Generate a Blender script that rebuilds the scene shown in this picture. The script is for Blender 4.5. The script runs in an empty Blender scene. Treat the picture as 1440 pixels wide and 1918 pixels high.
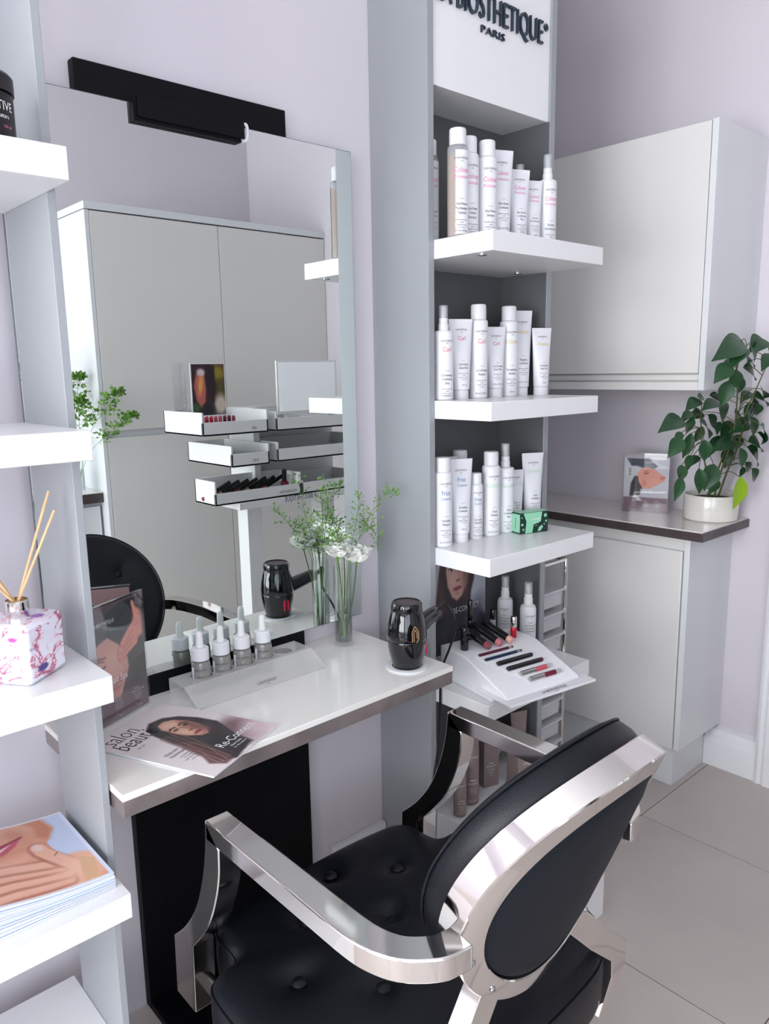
import bpy, bmesh, math, random
import numpy as np
from mathutils import Vector, Matrix
random.seed(7)
scn = bpy.context.scene
COL = scn.collection

# ------------------------------------------------------------------ camera
yaw, pit, rol = 0.735453912, 0.183532140, 0.016852672
fw = Vector((math.sin(yaw)*math.cos(pit), math.cos(yaw)*math.cos(pit), -math.sin(pit)))
rt = Vector((math.cos(yaw), -math.sin(yaw), 0)); dn = fw.cross(rt)
c_, s_ = math.cos(rol), math.sin(rol)
r2 = c_*rt + s_*dn; d2 = -s_*rt + c_*dn
cd = bpy.data.cameras.new('camera'); cam = bpy.data.objects.new('camera', cd); COL.objects.link(cam)
cam.matrix_world = Matrix(((r2.x, -d2.x, -fw.x, 0), (r2.y, -d2.y, -fw.y, 0), (r2.z, -d2.z, -fw.z, 1.43), (0, 0, 0, 1)))
cd.sensor_fit = 'VERTICAL'; cd.sensor_height = 36; cd.lens = 1436.9/1918*36; cd.clip_start = 0.02
scn.camera = cam
vs = scn.view_settings
vs.view_transform = 'Standard'; vs.look = 'None'; vs.gamma = 1; vs.use_curve_mapping = False
vs.exposure = 0.58

# ------------------------------------------------------------------ world and lights
wd = bpy.data.worlds.new('world'); scn.world = wd; wd.use_nodes = True
bg = wd.node_tree.nodes['Background']; bg.inputs[0].default_value = (0.80, 0.90, 1.0, 1); bg.inputs[1].default_value = 1.6
def area(name, loc, rot, sx, sy, power, col, spread=None):
    l = bpy.data.lights.new(name, 'AREA'); l.shape = 'RECTANGLE'; l.size = sx; l.size_y = sy; l.energy = power; l.color = col
    if spread: l.spread = spread
    o = bpy.data.objects.new(name, l); COL.objects.link(o); o.location = loc; o.rotation_euler = rot
    return o
area('daylight_window_shopfront_offscreen', (-0.95, -1.25, 1.45), (math.pi/2, 0, 0), 2.3, 1.9, 24, (0.93, 0.96, 1.0))
area('daylight_window_street_offscreen', (-2.78, 0.2, 1.45), (math.pi/2, 0, -math.pi/2), 2.2, 2.0, 100, (1.0, 0.965, 0.92))

# ------------------------------------------------------------------ helpers
def lin(c):
    return tuple((x/12.92 if x <= 0.04045 else ((x+0.055)/1.055)**2.4) for x in (v/255 for v in c))
MATS = {}
def mat(name, col, rough=0.5, metal=0.0, var=0.04, scale=6.0, bump=0.0, bscale=200.0, spec=0.5, coat=0.0, trans=0.0, ior=1.45):
    """Principled material; colour col is sRGB 0-255, varied a little by a noise texture."""
    m = bpy.data.materials.new(name); m.use_nodes = True; nt = m.node_tree; b = nt.nodes['Principled BSDF']
    c = lin(col)
    tc = nt.nodes.new('ShaderNodeTexCoord'); nz = nt.nodes.new('ShaderNodeTexNoise'); nz.inputs['Scale'].default_value = scale
    nz.inputs['Detail'].default_value = 4
    nt.links.new(tc.outputs['Object'], nz.inputs['Vector'])
    rp = nt.nodes.new('ShaderNodeValToRGB')
    rp.color_ramp.elements[0].position = 0.3; rp.color_ramp.elements[1].position = 0.7
    rp.color_ramp.elements[0].color = tuple(max(0, x*(1-var)) for x in c)+(1,)
    rp.color_ramp.elements[1].color = tuple(min(1, x*(1+var)) for x in c)+(1,)
    nt.links.new(nz.outputs['Fac'], rp.inputs['Fac']); nt.links.new(rp.outputs['Color'], b.inputs['Base Color'])
    b.inputs['Roughness'].default_value = rough; b.inputs['Metallic'].default_value = metal
    b.inputs['Specular IOR Level'].default_value = spec; b.inputs['Coat Weight'].default_value = coat; b.inputs['Coat Roughness'].default_value = 0.06
    b.inputs['Transmission Weight'].default_value = trans; b.inputs['IOR'].default_value = ior
    if bump:
        n2 = nt.nodes.new('ShaderNodeTexNoise'); n2.inputs['Scale'].default_value = bscale; n2.inputs['Detail'].default_value = 3
        nt.links.new(tc.outputs['Object'], n2.inputs['Vector'])
        bp = nt.nodes.new('ShaderNodeBump'); bp.inputs['Strength'].default_value = bump; bp.inputs['Distance'].default_value = 0.002
        nt.links.new(n2.outputs['Fac'], bp.inputs['Height']); nt.links.new(bp.outputs['Normal'], b.inputs['Normal'])
    MATS[name] = m
    return m
def clear(name, tint=(255, 255, 255), amount=0.10, rough=0.02):
    """thin clear plastic or glass: see-through with a fresnel gloss"""
    m = bpy.data.materials.new(name); m.use_nodes = True; nt = m.node_tree; nt.nodes.clear()
    out = nt.nodes.new('ShaderNodeOutputMaterial'); mx = nt.nodes.new('ShaderNodeMixShader'); tr = nt.nodes.new('ShaderNodeBsdfTransparent')
    gl = nt.nodes.new('ShaderNodeBsdfGlossy'); fr = nt.nodes.new('ShaderNodeLayerWeight'); ad = nt.nodes.new('ShaderNodeMath'); ad.operation = 'MULTIPLY_ADD'
    tr.inputs[0].default_value = lin(tint)+(1,); gl.inputs['Roughness'].default_value = rough; fr.inputs['Blend'].default_value = 0.35
    ad.inputs[1].default_value = 0.30; ad.inputs[2].default_value = amount*0.25
    nt.links.new(fr.outputs['Facing'], ad.inputs[0]); nt.links.new(ad.outputs[0], mx.inputs[0])
    nt.links.new(tr.outputs[0], mx.inputs[1]); nt.links.new(gl.outputs[0], mx.inputs[2]); nt.links.new(mx.outputs[0], out.inputs[0])
    MATS[name] = m
    return m
def frosted(name, tint, alpha=0.55, rough=0.35):
    m = bpy.data.materials.new(name); m.use_nodes = True; nt = m.node_tree; b = nt.nodes['Principled BSDF']
    out = nt.nodes['Material Output']; mx = nt.nodes.new('ShaderNodeMixShader'); tr = nt.nodes.new('ShaderNodeBsdfTransparent')
    b.inputs['Base Color'].default_value = lin(tint)+(1,); b.inputs['Roughness'].default_value = rough
    tr.inputs[0].default_value = (0.95, 0.95, 0.95, 1); mx.inputs[0].default_value = alpha
    nt.links.new(tr.outputs[0], mx.inputs[1]); nt.links.new(b.outputs[0], mx.inputs[2]); nt.links.new(mx.outputs[0], out.inputs[0])
    MATS[name] = m
    return m
def printmat(name, rough=0.45):
    m = bpy.data.materials.new(name); m.use_nodes = True; nt = m.node_tree; b = nt.nodes['Principled BSDF']
    a = nt.nodes.new('ShaderNodeAttribute'); a.attribute_name = 'ink'; nt.links.new(a.outputs['Color'], b.inputs['Base Color'])
    b.inputs['Roughness'].default_value = rough
    MATS[name] = m
    return m

class MB:
    def __init__(s): s.v = []; s.f = []; s.m = []
    def add(s, vs_, fs, mi=0):
        o = len(s.v); s.v += [tuple(p) for p in vs_]
        for f in fs: s.f.append([i+o for i in f]); s.m.append(mi)
        return s
    def box(s, x0, x1, y0, y1, z0, z1, mi=0):
        return s.add([(x0,y0,z0),(x1,y0,z0),(x1,y1,z0),(x0,y1,z0),(x0,y0,z1),(x1,y0,z1),(x1,y1,z1),(x0,y1,z1)],
              [(0,3,2,1),(4,5,6,7),(0,1,5,4),(1,2,6,5),(2,3,7,6),(3,0,4,7)], mi)
    def prism(s, pts, lo, hi, axis='z', mi=0):
        n = len(pts)
        def P(a, b, h): return {'z': (a, b, h), 'y': (a, h, b), 'x': (h, a, b)}[axis]
        vs_ = [P(a, b, lo) for a, b in pts]+[P(a, b, hi) for a, b in pts]
        return s.add(vs_, [list(range(n))[::-1], list(range(n, 2*n))]+[(i, (i+1) % n, n+(i+1) % n, n+i) for i in range(n)], mi)
    def lathe(s, prof, n=24, c=(0,0,0), mi=0, cap=True, ax='z'):
        vs_ = []
        for r, z in prof:
            for k in range(n):
                a = 2*math.pi*k/n
                p = (r*math.cos(a), r*math.sin(a), z)
                if ax == 'x': p = (z, p[0], p[1])
                if ax == 'y': p = (p[0], z, p[1])
                vs_.append((c[0]+p[0], c[1]+p[1], c[2]+p[2]))
        fs = [(j*n+k, j*n+(k+1) % n, (j+1)*n+(k+1) % n, (j+1)*n+k) for j in range(len(prof)-1) for k in range(n)]
        if cap: fs += [list(range(n))[::-1], list(range((len(prof)-1)*n, len(prof)*n))]
        return s.add(vs_, fs, mi)
    def tube(s, path, r, n=8, mi=0, taper=None):
        path = [Vector(p) for p in path]; rings = []
        up = Vector((0.31, 0.17, 0.93))
        for i, p in enumerate(path):
            t = (path[min(i+1, len(path)-1)]-path[max(i-1, 0)]).normalized()
            a = t.cross(up)
            if a.length < 1e-3: a = t.cross(Vector((1, 0, 0)))
            a.normalize(); b = t.cross(a)
            rr = r if taper is None else r+(taper-r)*i/(len(path)-1)
            rings.append([p+rr*(math.cos(2*math.pi*k/n)*a+math.sin(2*math.pi*k/n)*b) for k in range(n)])
        vs_ = [q for R_ in rings for q in R_]
        fs = [(j*n+k, j*n+(k+1) % n, (j+1)*n+(k+1) % n, (j+1)*n+k) for j in range(len(path)-1) for k in range(n)]
        fs += [list(range(n))[::-1], list(range((len(path)-1)*n, len(path)*n))]
        return s.add(vs_, fs, mi)
    def bar(s, a, b, w, h, up=(0, 0, 1), mi=0):
        a = Vector(a); b = Vector(b); t = (b-a).normalized(); x = t.cross(Vector(up)).normalized(); y = x.cross(t)
        vs_ = [p+sx*w/2*x+sy*h/2*y for p in (a, b) for sx, sy in ((-1,-1),(1,-1),(1,1),(-1,1))]
        return s.add(vs_, [(0,1,2,3),(4,7,6,5),(0,4,5,1),(1,5,6,2),(2,6,7,3),(3,7,4,0)], mi)
    def rings(s, rr, mi=0, closed=True, capa=True, capb=True):
        n = len(rr[0]); vs_ = [p for r_ in rr for p in r_]
        kk = n if closed else n-1
        fs = [(j*n+k, j*n+(k+1) % n, (j+1)*n+(k+1) % n, (j+1)*n+k) for j in range(len(rr)-1) for k in range(kk)]
        if capa: fs.append(list(range(n))[::-1])
        if capb: fs.append(list(range((len(rr)-1)*n, len(rr)*n)))
        return s.add(vs_, fs, mi)
    def mesh(s, name, mats, smooth=True, recalc=True):
        me = bpy.data.meshes.new(name); me.from_pydata([tuple(map(float, p)) for p in s.v], [], s.f)
        for m in (mats if isinstance(mats, (list, tuple)) else [mats]): me.materials.append(MATS[m] if isinstance(m, str) else m)
        for p, mi in zip(me.polygons, s.m): p.material_index = mi
        bm = bmesh.new(); bm.from_mesh(me)
        if recalc: bmesh.ops.recalc_face_normals(bm, faces=bm.faces[:])
        if smooth:
            for f in bm.faces: f.smooth = True
            for e in bm.edges:
                if len(e.link_faces) == 2 and e.calc_face_angle(0) > 0.62: e.smooth = False
        bm.to_mesh(me); bm.free()
        return me
def link(name, me, parent=None, loc=(0,0,0), rotz=0.0, bevel=0):
    o = bpy.data.objects.new(name, me); COL.objects.link(o); o.parent = parent; o.location = loc; o.rotation_euler = (0, 0, rotz)
    if bevel:
        b = o.modifiers.new('bevel', 'BEVEL'); b.width = bevel; b.segments = 2; b.limit_method = 'ANGLE'; b.angle_limit = 0.9
    return o
def tag(o, label=None, cat=None, group=None, kind=None):
    if label: o['label'] = label
    if cat: o['category'] = cat
    if group: o['group'] = group
    if kind: o['kind'] = kind
    return o
def thing(name, label, cat, base=(0,0,0), rotz=0.0, group=None):
    o = bpy.data.objects.new(name, None); COL.objects.link(o); o.location = base; o.rotation_euler = (0, 0, rotz)
    o.empty_display_size = 0.02
    return tag(o, label, cat, group)
def part(t, name, mb, mats=None, bevel=0, world=False, smooth=True, label=None, recalc=True, kind=None):
    me = mb if isinstance(mb, bpy.types.Mesh) else mb.mesh(name, mats, smooth, recalc)
    o = link(name, me, t, bevel=bevel)
    if world: o.location = -t.location
    if label: o['label'] = label
    if kind: o['kind'] = kind
    return o
def sub(p, name, mb, mats, bevel=0, smooth=True, label=None, recalc=True):
    """a piece of a part; its mesh is in the part's own coordinates"""
    return part(p, name, mb, mats, bevel, False, smooth, label, recalc)
def struct(name, mb, mats, bevel=0):
    o = link(name, mb.mesh(name, mats), bevel=bevel); o['kind'] = 'structure'; return o
def copy_tree(o, parent=None):
    c = o.copy(); COL.objects.link(c); c.parent = parent
    for ch in list(o.children): copy_tree(ch, c)
    return c
def spline(pts, n=8):
    pts = [Vector(p) for p in pts]; out = []
    for i in range(len(pts)-1):
        p0 = pts[max(i-1, 0)]; p1 = pts[i]; p2 = pts[i+1]; p3 = pts[min(i+2, len(pts)-1)]
        for k in range(n):
            t = k/n
            out.append(0.5*((2*p1)+(p2-p0)*t+(2*p0-5*p1+4*p2-p3)*t*t+(3*p1-p0-3*p2+p3)*t**3))
    out.append(pts[-1]); return out

# ---- lettering: text turned into mesh outlines and laid on a surface
TXT = {}
def glyphs(s, extrude=0.0, res=2, off=0.0):
    key = (s, extrude, res, off)
    if key not in TXT:
        cu = bpy.data.curves.new('txt', 'FONT'); cu.body = s; cu.align_x = 'CENTER'; cu.resolution_u = res; cu.extrude = extrude; cu.offset = off; cu.size = 1.0
        o = bpy.data.objects.new('txt', cu); COL.objects.link(o)
        dg = bpy.context.evaluated_depsgraph_get(); dg.update()
        me = o.evaluated_get(dg).to_mesh()
        TXT[key] = ([tuple(v.co) for v in me.vertices], [tuple(p.vertices) for p in me.polygons])
        o.evaluated_get(dg).to_mesh_clear(); bpy.data.objects.remove(o); bpy.data.curves.remove(cu)
    return TXT[key]
def letter(items, frame):
    """items: (text, size, x, y, condense, material index); frame maps flat (x, y, lift) to a point"""
    mb = MB()
    for it in items:
        s, size, x, y, cond = it[:5]; mi = it[5] if len(it) > 5 else 0
        v, f = glyphs(s, res=2 if size > 0.008 else 1, off=it[6] if len(it) > 6 else 0.0)
        mb.add([frame(x+p[0]*size*cond, y+p[1]*size, p[2]*size) for p in v], f, mi)
    return mb
def print_on(p, items, frame, inks, name='lettering', world=False):
    # one object for each ink colour; blocks of text far apart are objects of their own
    for k, ink in enumerate(inks):
        its = sorted([i for i in items if (i[5] if len(i) > 5 else 0) == k], key=lambda i: -i[3])
        if not its: continue
        blocks = [[its[0]]]
        for a, b in zip(its[:-1], its[1:]):
            if a[3]-b[3] > 2.2*max(a[1], b[1]): blocks.append([])
            blocks[-1].append(b)
        for bl in blocks: part(p, name if k == 0 else 'title_'+name, letter([i[:5]+(0,)+i[6:] for i in bl], frame), ink, world=world, smooth=False, recalc=False)
def flat(o, u, v, n, lift=0.0004):
    o, u, v, n = Vector(o), Vector(u), Vector(v), Vector(n)
    return lambda x, y, z: o+u*x+v*y+n*(lift+z)
def cyl(r, lift=0.0004):
    return lambda x, y, z: ((r+lift)*math.sin(x/r), -(r+lift)*math.cos(x/r), y)

# ---- flat prints: a picture sampled into the points of a flat grid
class Art:
    def __init__(s, nx, ny, bgc):
        nx, ny = int(nx*1.5), int(ny*1.5)
        s.nx, s.ny = nx, ny
        s.U, s.V = np.meshgrid(np.linspace(0, 1, nx), np.linspace(0, 1, ny))
        s.C = np.zeros((ny, nx, 3)); s.C[:] = np.array(bgc)/255.0
    def mix(s, k, col): s.C = s.C*(1-k[..., None])+np.array(col)/255.0*k[..., None]; return s
    def ell(s, cx, cy, rx, ry, col, rot=0, soft=0.08, a=1.0):
        x = s.U-cx; y = s.V-cy; c, q = math.cos(rot), math.sin(rot)
        d = np.sqrt(((x*c+y*q)/rx)**2+((-x*q+y*c)/ry)**2)
        return s.mix(np.clip((1+soft-d)/(2*soft), 0, 1)*a, col)
    def poly(s, pts, col, soft=0.012, a=1.0):
        ins = np.zeros_like(s.U, bool); dm = np.full_like(s.U, 9.0); n = len(pts)
        for i in range(n):
            x0, y0 = pts[i]; x1, y1 = pts[(i+1) % n]
            dy = y1-y0 if abs(y1-y0) > 1e-9 else 1e-9
            ins ^= ((y0 > s.V) != (y1 > s.V)) & (s.U < (x1-x0)*(s.V-y0)/dy+x0)
            ex, ey = x1-x0, y1-y0; t = np.clip(((s.U-x0)*ex+(s.V-y0)*ey)/(ex*ex+ey*ey+1e-12), 0, 1)
            dm = np.minimum(dm, np.hypot(s.U-x0-t*ex, s.V-y0-t*ey))
        sd = np.where(ins, dm, -dm)
        return s.mix(np.clip(0.5+sd/(1.2*soft), 0, 1)*a, col)
    def line(s, pts, w, col, soft=0.006, a=1.0):
        dm = np.full_like(s.U, 9.0)
        for (x0, y0), (x1, y1) in zip(pts[:-1], pts[1:]):
            ex, ey = x1-x0, y1-y0; t = np.clip(((s.U-x0)*ex+(s.V-y0)*ey)/(ex*ex+ey*ey+1e-12), 0, 1)
            dm = np.minimum(dm, np.hypot(s.U-x0-t*ex, s.V-y0-t*ey))
        return s.mix(np.clip(0.5+(w-dm)/(2*soft), 0, 1)*a, col)
    def mesh(s, name, place, m='print'):
        me = bpy.data.meshes.new(name); nx, ny = s.nx, s.ny
        vs_ = [tuple(place(u, v)) for v in np.linspace(0, 1, ny) for u in np.linspace(0, 1, nx)]
        me.from_pydata(vs_, [], [(j*nx+i, j*nx+i+1, (j+1)*nx+i+1, (j+1)*nx+i) for j in range(ny-1) for i in range(nx-1)])
        me.materials.append(MATS[m])
        c = s.C.reshape(-1, 3); l = np.where(c <= 0.04045, c/12.92, ((c+0.055)/1.055)**2.4)
        at = me.color_attributes.new('ink', 'FLOAT_COLOR', 'POINT')
        at.data.foreach_set('color', np.concatenate([l, np.ones((len(l), 1))], 1).astype(np.float32).ravel())
        return me

# ------------------------------------------------------------------ materials
mat('wall_paint', (216, 210, 216), 0.75, var=0.015, scale=1.5, bump=0.06, bscale=90)
mat('ceiling_paint', (240, 240, 240), 0.8, var=0.01)
mat('trim_paint', (236, 236, 238), 0.4, var=0.02)
mat('tile', (196, 186, 180), 0.42, var=0.09, scale=2.2, bump=0.03, bscale=30)
mat('grout', (96, 86, 78), 0.9)
mat('white_laminate', (236, 236, 236), 0.28, var=0.012)
mat('grey_laminate', (156, 159, 162), 0.45, var=0.02, scale=3)
mat('dark_laminate', (97, 98, 100), 0.5, var=0.05, scale=3)
mat('cream_gloss', (226, 224, 220), 0.22, var=0.012, scale=1.5)
mat('white_gloss', (224, 226, 228), 0.22, var=0.01)
mat('tester_white', (243, 243, 246), 0.25, var=0.01)
mat('gap_dark', (70, 68, 68), 0.7)
mat('worktop_white', (240, 237, 231), 0.12, var=0.012, coat=0.5)
mat('counter_top', (240, 234, 228), 0.16, var=0.02, coat=0.4)
mat('stone_band', (114, 104, 102), 0.25, var=0.22, scale=14, coat=0.3)
mat('dark_band', (78, 68, 68), 0.3, var=0.1, scale=18)
mat('black_board', (7, 8, 12), 0.55, var=0.1, spec=0.2)
mat('black_gloss', (12, 13, 16), 0.08, var=0.1, coat=0.6)
mat('black_plastic', (22, 22, 24), 0.35, var=0.1)
mat('black_leather', (11, 14, 21), 0.42, var=0.12, scale=9, bump=0.2, bscale=420, spec=0.38)
mat('back_fabric', (17, 21, 29), 0.6, var=0.1, scale=20, bump=0.2, bscale=600, spec=0.25)
mat('chrome', (226, 222, 218), 0.07, 1.0, var=0.03, scale=4, bump=0.015, bscale=24)
mat('steel', (190, 188, 186), 0.2, 1.0, var=0.04)
mat('bottle_white', (231, 231, 233), 0.32, var=0.008)
mat('cap_white', (228, 228, 230), 0.38, var=0.008)
mat('tube_white', (229, 229, 233), 0.36, var=0.01)
mat('amber_oil', (186, 140, 78), 0.25, var=0.05)
mat('ink_black', (36, 36, 40), 0.6)
mat('ink_grey', (95, 95, 100), 0.6)
mat('ink_pink', (232, 120, 170), 0.6)
mat('ink_red', (228, 84, 100), 0.6)
mat('ink_gold', (222, 200, 110), 0.6)
mat('ink_blue', (62, 110, 170), 0.6)
mat('ink_mint', (186, 222, 200), 0.6)
mat('ink_white', (245, 243, 242), 0.5)
mat('sign_blue', (38, 52, 66), 0.35)
mat('taupe_pack', (138, 122, 120), 0.4, var=0.03)
mat('dark_taupe', (92, 78, 78), 0.4, var=0.04)
mat('mint_pack', (150, 214, 178), 0.4, var=0.04)
mat('forest_pack', (26, 52, 46), 0.4, var=0.1)
mat('paper', (240, 240, 244), 0.5, var=0.01)
mat('paper_blue', (214, 224, 245), 0.55, var=0.02)
mat('serum_glass', (138, 136, 130), 0.12, var=0.06, coat=0.6)
mat('rubber_white', (236, 236, 232), 0.5)
mat('lip_wine', (112, 20, 46), 0.3); mat('lip_pink', (206, 92, 104), 0.3); mat('lip_red', (196, 24, 48), 0.2)
mat('lip_rose', (150, 74, 82), 0.35); mat('lip_blush', (196, 116, 122), 0.35); mat('lip_peach', (226, 170, 158), 0.35)
mat('pencil_navy', (28, 44, 72), 0.3); mat('pencil_plum', (84, 28, 48), 0.3)
mat('skin_tone', (206, 160, 136), 0.5)
mat('button_red', (230, 40, 84), 0.3)
mat('gold_mark', (176, 138, 96), 0.35)
mat('leaf', (34, 72, 40), 0.32, var=0.3, scale=30, bump=0.15, bscale=60)
mat('leaf_bright', (140, 176, 30), 0.4, var=0.12, scale=30)
mat('stem', (88, 96, 56), 0.6, var=0.1)
mat('sprig', (104, 148, 62), 0.55, var=0.2, scale=30)
mat('petal', (253, 253, 246), 0.5, var=0.03, scale=40)
mat('soil', (44, 36, 30), 0.9, var=0.3, scale=60, bump=0.6, bscale=120)
mat('pot_glaze', (228, 224, 216), 0.18, var=0.05, scale=9, coat=0.5)
mat('reed', (222, 184, 140), 0.7, var=0.12, scale=40)
mat('drawer_frost', (206, 204, 206), 0.4)
mat('mirror_glass', (236, 242, 240), 0.0, 1.0, var=0.0)
mat('mirror_edge', (120, 128, 126), 0.15, 0.6)
clear('acrylic', (253, 253, 254), 0.08)
clear('clear_glass', (251, 253, 253), 0.16)
clear('water', (246, 251, 249), 0.10)
clear('window_pane', (250, 252, 255), 0.05)
frosted('frost_acrylic', (242, 240, 236), 0.30)
frosted('frost_drawer', (214, 214, 218), 0.85)
frosted('clear_cap', (206, 208, 212), 0.42, 0.15)
printmat('print'); printmat('gloss_print', 0.25)

# ------------------------------------------------------------------ the room
WY, WX, BY, LX, CZ = 1.52, 2.63, -1.07, -2.6, 3.0
AX, AY = 1.838, 2.55          # the alcove beyond the display column
fl = struct('floor', MB().box(LX-.1, WX+.1, BY-.1, WY+.1, -.06, -.0015).box(AX-.1, WX+.1, WY+.1, AY+.1, -.06, -.0015), 'grout')
tile_me = {}
P = 0.6
xs = sorted(set([LX]+[2.118+k*P for k in range(-8, 2) if LX < 2.118+k*P < WX]+[WX]))
ys = sorted(set([BY]+[1.128+k*P for k in range(-4, 3) if BY < 1.128+k*P < AY]+[AY]))
for i in range(len(xs)-1):
    for j in range(len(ys)-1):
        if ys[j] > 1.5 and xs[i+1] < AX: continue
        w, d = round(xs[i+1]-xs[i], 4), round(ys[j+1]-ys[j], 4)
        if (w, d) not in tile_me: tile_me[(w, d)] = MB().box(.0014, w-.0014, .0014, d-.0014, -.0016, 0).mesh('tile', 'tile')
        link('tile', tile_me[(w, d)], fl, (xs[i], ys[j], 0))
struct('wall_front', MB().box(LX-.1, AX, WY, WY+.1, 0, CZ), 'wall_paint')
struct('wall_right', MB().box(WX, WX+.1, BY-.1, AY, 0, CZ), 'wall_paint')
struct('wall_partition', MB().box(AX-.1, AX, WY+.1, AY, 0, CZ), 'wall_paint')
struct('wall_alcove', MB().box(AX-.1, WX+.1, AY, AY+.1, 0, CZ), 'wall_paint')
struct('wall_back', MB().box(LX-.1, -2.1, BY-.1, BY, 0, CZ).box(.2, WX, BY-.1, BY, 0, CZ).box(-2.1, .2, BY-.1, BY, 0, .5).box(-2.1, .2, BY-.1, BY, 2.4, CZ), 'wall_paint')
struct('wall_left', MB().box(LX-.1, LX, BY, -.9, 0, CZ).box(LX-.1, LX, 1.3, WY, 0, CZ).box(LX-.1, LX, -.9, 1.3, 0, .45).box(LX-.1, LX, -.9, 1.3, 2.45, CZ), 'wall_paint')
struct('ceiling', MB().box(LX-.1, WX+.1, BY-.1, WY+.1, CZ, CZ+.1).box(AX-.1, WX+.1, WY+.1, AY+.1, CZ, CZ+.1), 'ceiling_paint')
w1 = struct('window_1', MB().box(-2.1, -2.05, BY-.09, BY-.02, .5, 2.4).box(.15, .2, BY-.09, BY-.02, .5, 2.4).box(-2.05, .15, BY-.09, BY-.02, .5, .55).box(-2.05, .15, BY-.09, BY-.02, 2.35, 2.4).box(-.98, -.92, BY-.09, BY-.02, .55, 2.35), 'trim_paint')
link('pane', MB().box(-2.05, .15, BY-.06, BY-.056, .55, 2.35).mesh('pane', 'window_pane'), w1)
w2 = struct('window_2', MB().box(LX-.09, LX-.02, -.9, -.85, .45, 2.45).box(LX-.09, LX-.02, 1.25, 1.3, .45, 2.45).box(LX-.09, LX-.02, -.85, 1.25, .45, .5).box(LX-.09, LX-.02, -.85, 1.25, 2.4, 2.45).box(LX-.09, LX-.02, .17, .23, .5, 2.4), 'trim_paint')
link('pane', MB().box(LX-.06, LX-.056, -.85, 1.25, .5, 2.4).mesh('pane', 'window_pane'), w2)
# moulded baseboard on the side wall, architrave of the doorway beside it
bp = [(WX, 0), (WX-.045, 0), (WX-.045, .098), (WX-.040, .108), (WX-.028, .118), (WX-.022, .132), (WX-.008, .138), (WX, .14)]
struct('baseboard_right', MB().prism(bp, .966, 1.15, 'y'), 'trim_paint')
struct('baseboard_front', MB().box(1.153, 1.345, WY-.018, WY, 0, .147), 'trim_paint', .002)
ap = [(0.966, WX), (0.966, WX-.05), (.955, WX-.056), (.945, WX-.048), (.935, WX-.056), (.915, WX-.056), (.905, WX-.046), (.893, WX-.052), (.88, WX-.046), (.868, WX-.052), (.855, WX-.04), (.85, WX)]
tr = MB().prism([(b, a) for a, b in ap], 0, 2.12, 'z')
struct('trim_1', tr, 'trim_paint')
# ------------------------------------------------------------------ mirror, backing board, mirror bracket
MY = 1.488
t = thing('backing_board', 'tall black board fixed to the wall behind the mirror and desk', 'board', (.843, 1.507, .001))
part(t, 'board', MB().box(-.234, .2335, -.0125, .0125, 0, 1.996), 'black_board', .002)
o = link('floor_plate', MB().box(.609, 1.0765, 1.33, 1.493, .0005, .02).mesh('floor_plate', 'black_board'), bevel=.002)
tag(o, 'low black plate on the floor at the foot of the black board', 'plate')
t = thing('wall_mirror', 'large frameless mirror hung over the styling desk', 'mirror', (.86, MY, .797))
part(t, 'glass', MB().box(-.397, .397, 0, .0012, 0, 1.141), 'mirror_glass', smooth=False)
part(t, 'polished_edge', MB().box(-.3985, .3985, .0013, .0062, -.0015, 1.1425), 'mirror_edge', smooth=False)
t = thing('mirror_bracket', 'black metal bracket clamped over the top edge of the mirror', 'bracket', (.835, 1.47, 1.908))
part(t, 'front_plate', MB().box(-.118, .118, 0, .004, .003, .042), 'black_board', .001)
part(t, 'back_plate', MB().box(-.125, .112, .005, .0175, -.004, .034), 'black_board', .001)
part(t, 'hook', MB().tube(spline([(.118, .008, .034), (.126, .006, .033), (.127, .004, .018), (.124, .004, .004), (.115, .006, -.001)]), .0035, 8), 'white_gloss', label='small white cable hook')

# ------------------------------------------------------------------ styling desk
t = thing('styling_desk', 'white wall desk with marbled grey edge under the mirror', 'desk', (.85, 1.33, .748))
notch = lambda e: [(-.4+e, -.178+e), (.4-e, -.178+e), (.4-e, .189), (.2275, .189), (.2275, .164), (-.242, .164), (-.242, .189), (-.4+e, .189)]
part(t, 'top', MB().prism(notch(0), -.013, 0, 'z'), 'worktop_white', .0015)
part(t, 'edge_band', MB().prism(notch(.0012), -.043, -.013, 'z'), 'stone_band', .001)
part(t, 'support', MB().box(-.2, .2, .10, .163, -.20, -.043), 'black_board', .002)

# ------------------------------------------------------------------ open display units with floating shelves
def shelf_part(t, x0, x1, y0, y1, zt, th=.044):
    mb = MB().box(x0, x1, y0, y1, zt-th, zt)
    return part(t, 'shelf', mb, 'white_laminate', .0012, world=True)
RZ = [1.729, 1.353, .983, .612]
t = thing('display_unit', 'tall grey display column with raised sign and floating white shelves', 'shelving', (1.59, 1.42, 0))
part(t, 'side_panel', MB().box(1.347, 1.367, 1.32, 1.519, 0, 2.5), 'grey_laminate', .001, world=True)
part(t, 'side_panel', MB().box(1.812, 1.834, 1.32, 1.519, 0, 2.5), 'grey_laminate', .001, world=True)
part(t, 'back_panel', MB().box(1.367, 1.812, 1.475, 1.519, 0, 2.07), 'dark_laminate', world=True)
part(t, 'lining', MB().box(1.806, 1.812, 1.3215, 1.475, .25, 2.07), 'dark_laminate', world=True)
sb = part(t, 'sign_box', MB().box(1.367, 1.812, 1.326, 1.519, 2.07, 2.5), 'white_laminate', .001, world=True)
for z in RZ: shelf_part(t, 1.367, 1.806, 1.142, 1.475, z)
part(t, 'plinth', MB().box(1.367, 1.806, 1.142, 1.475, 0, .25), 'white_laminate', .0015, world=True)
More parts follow.
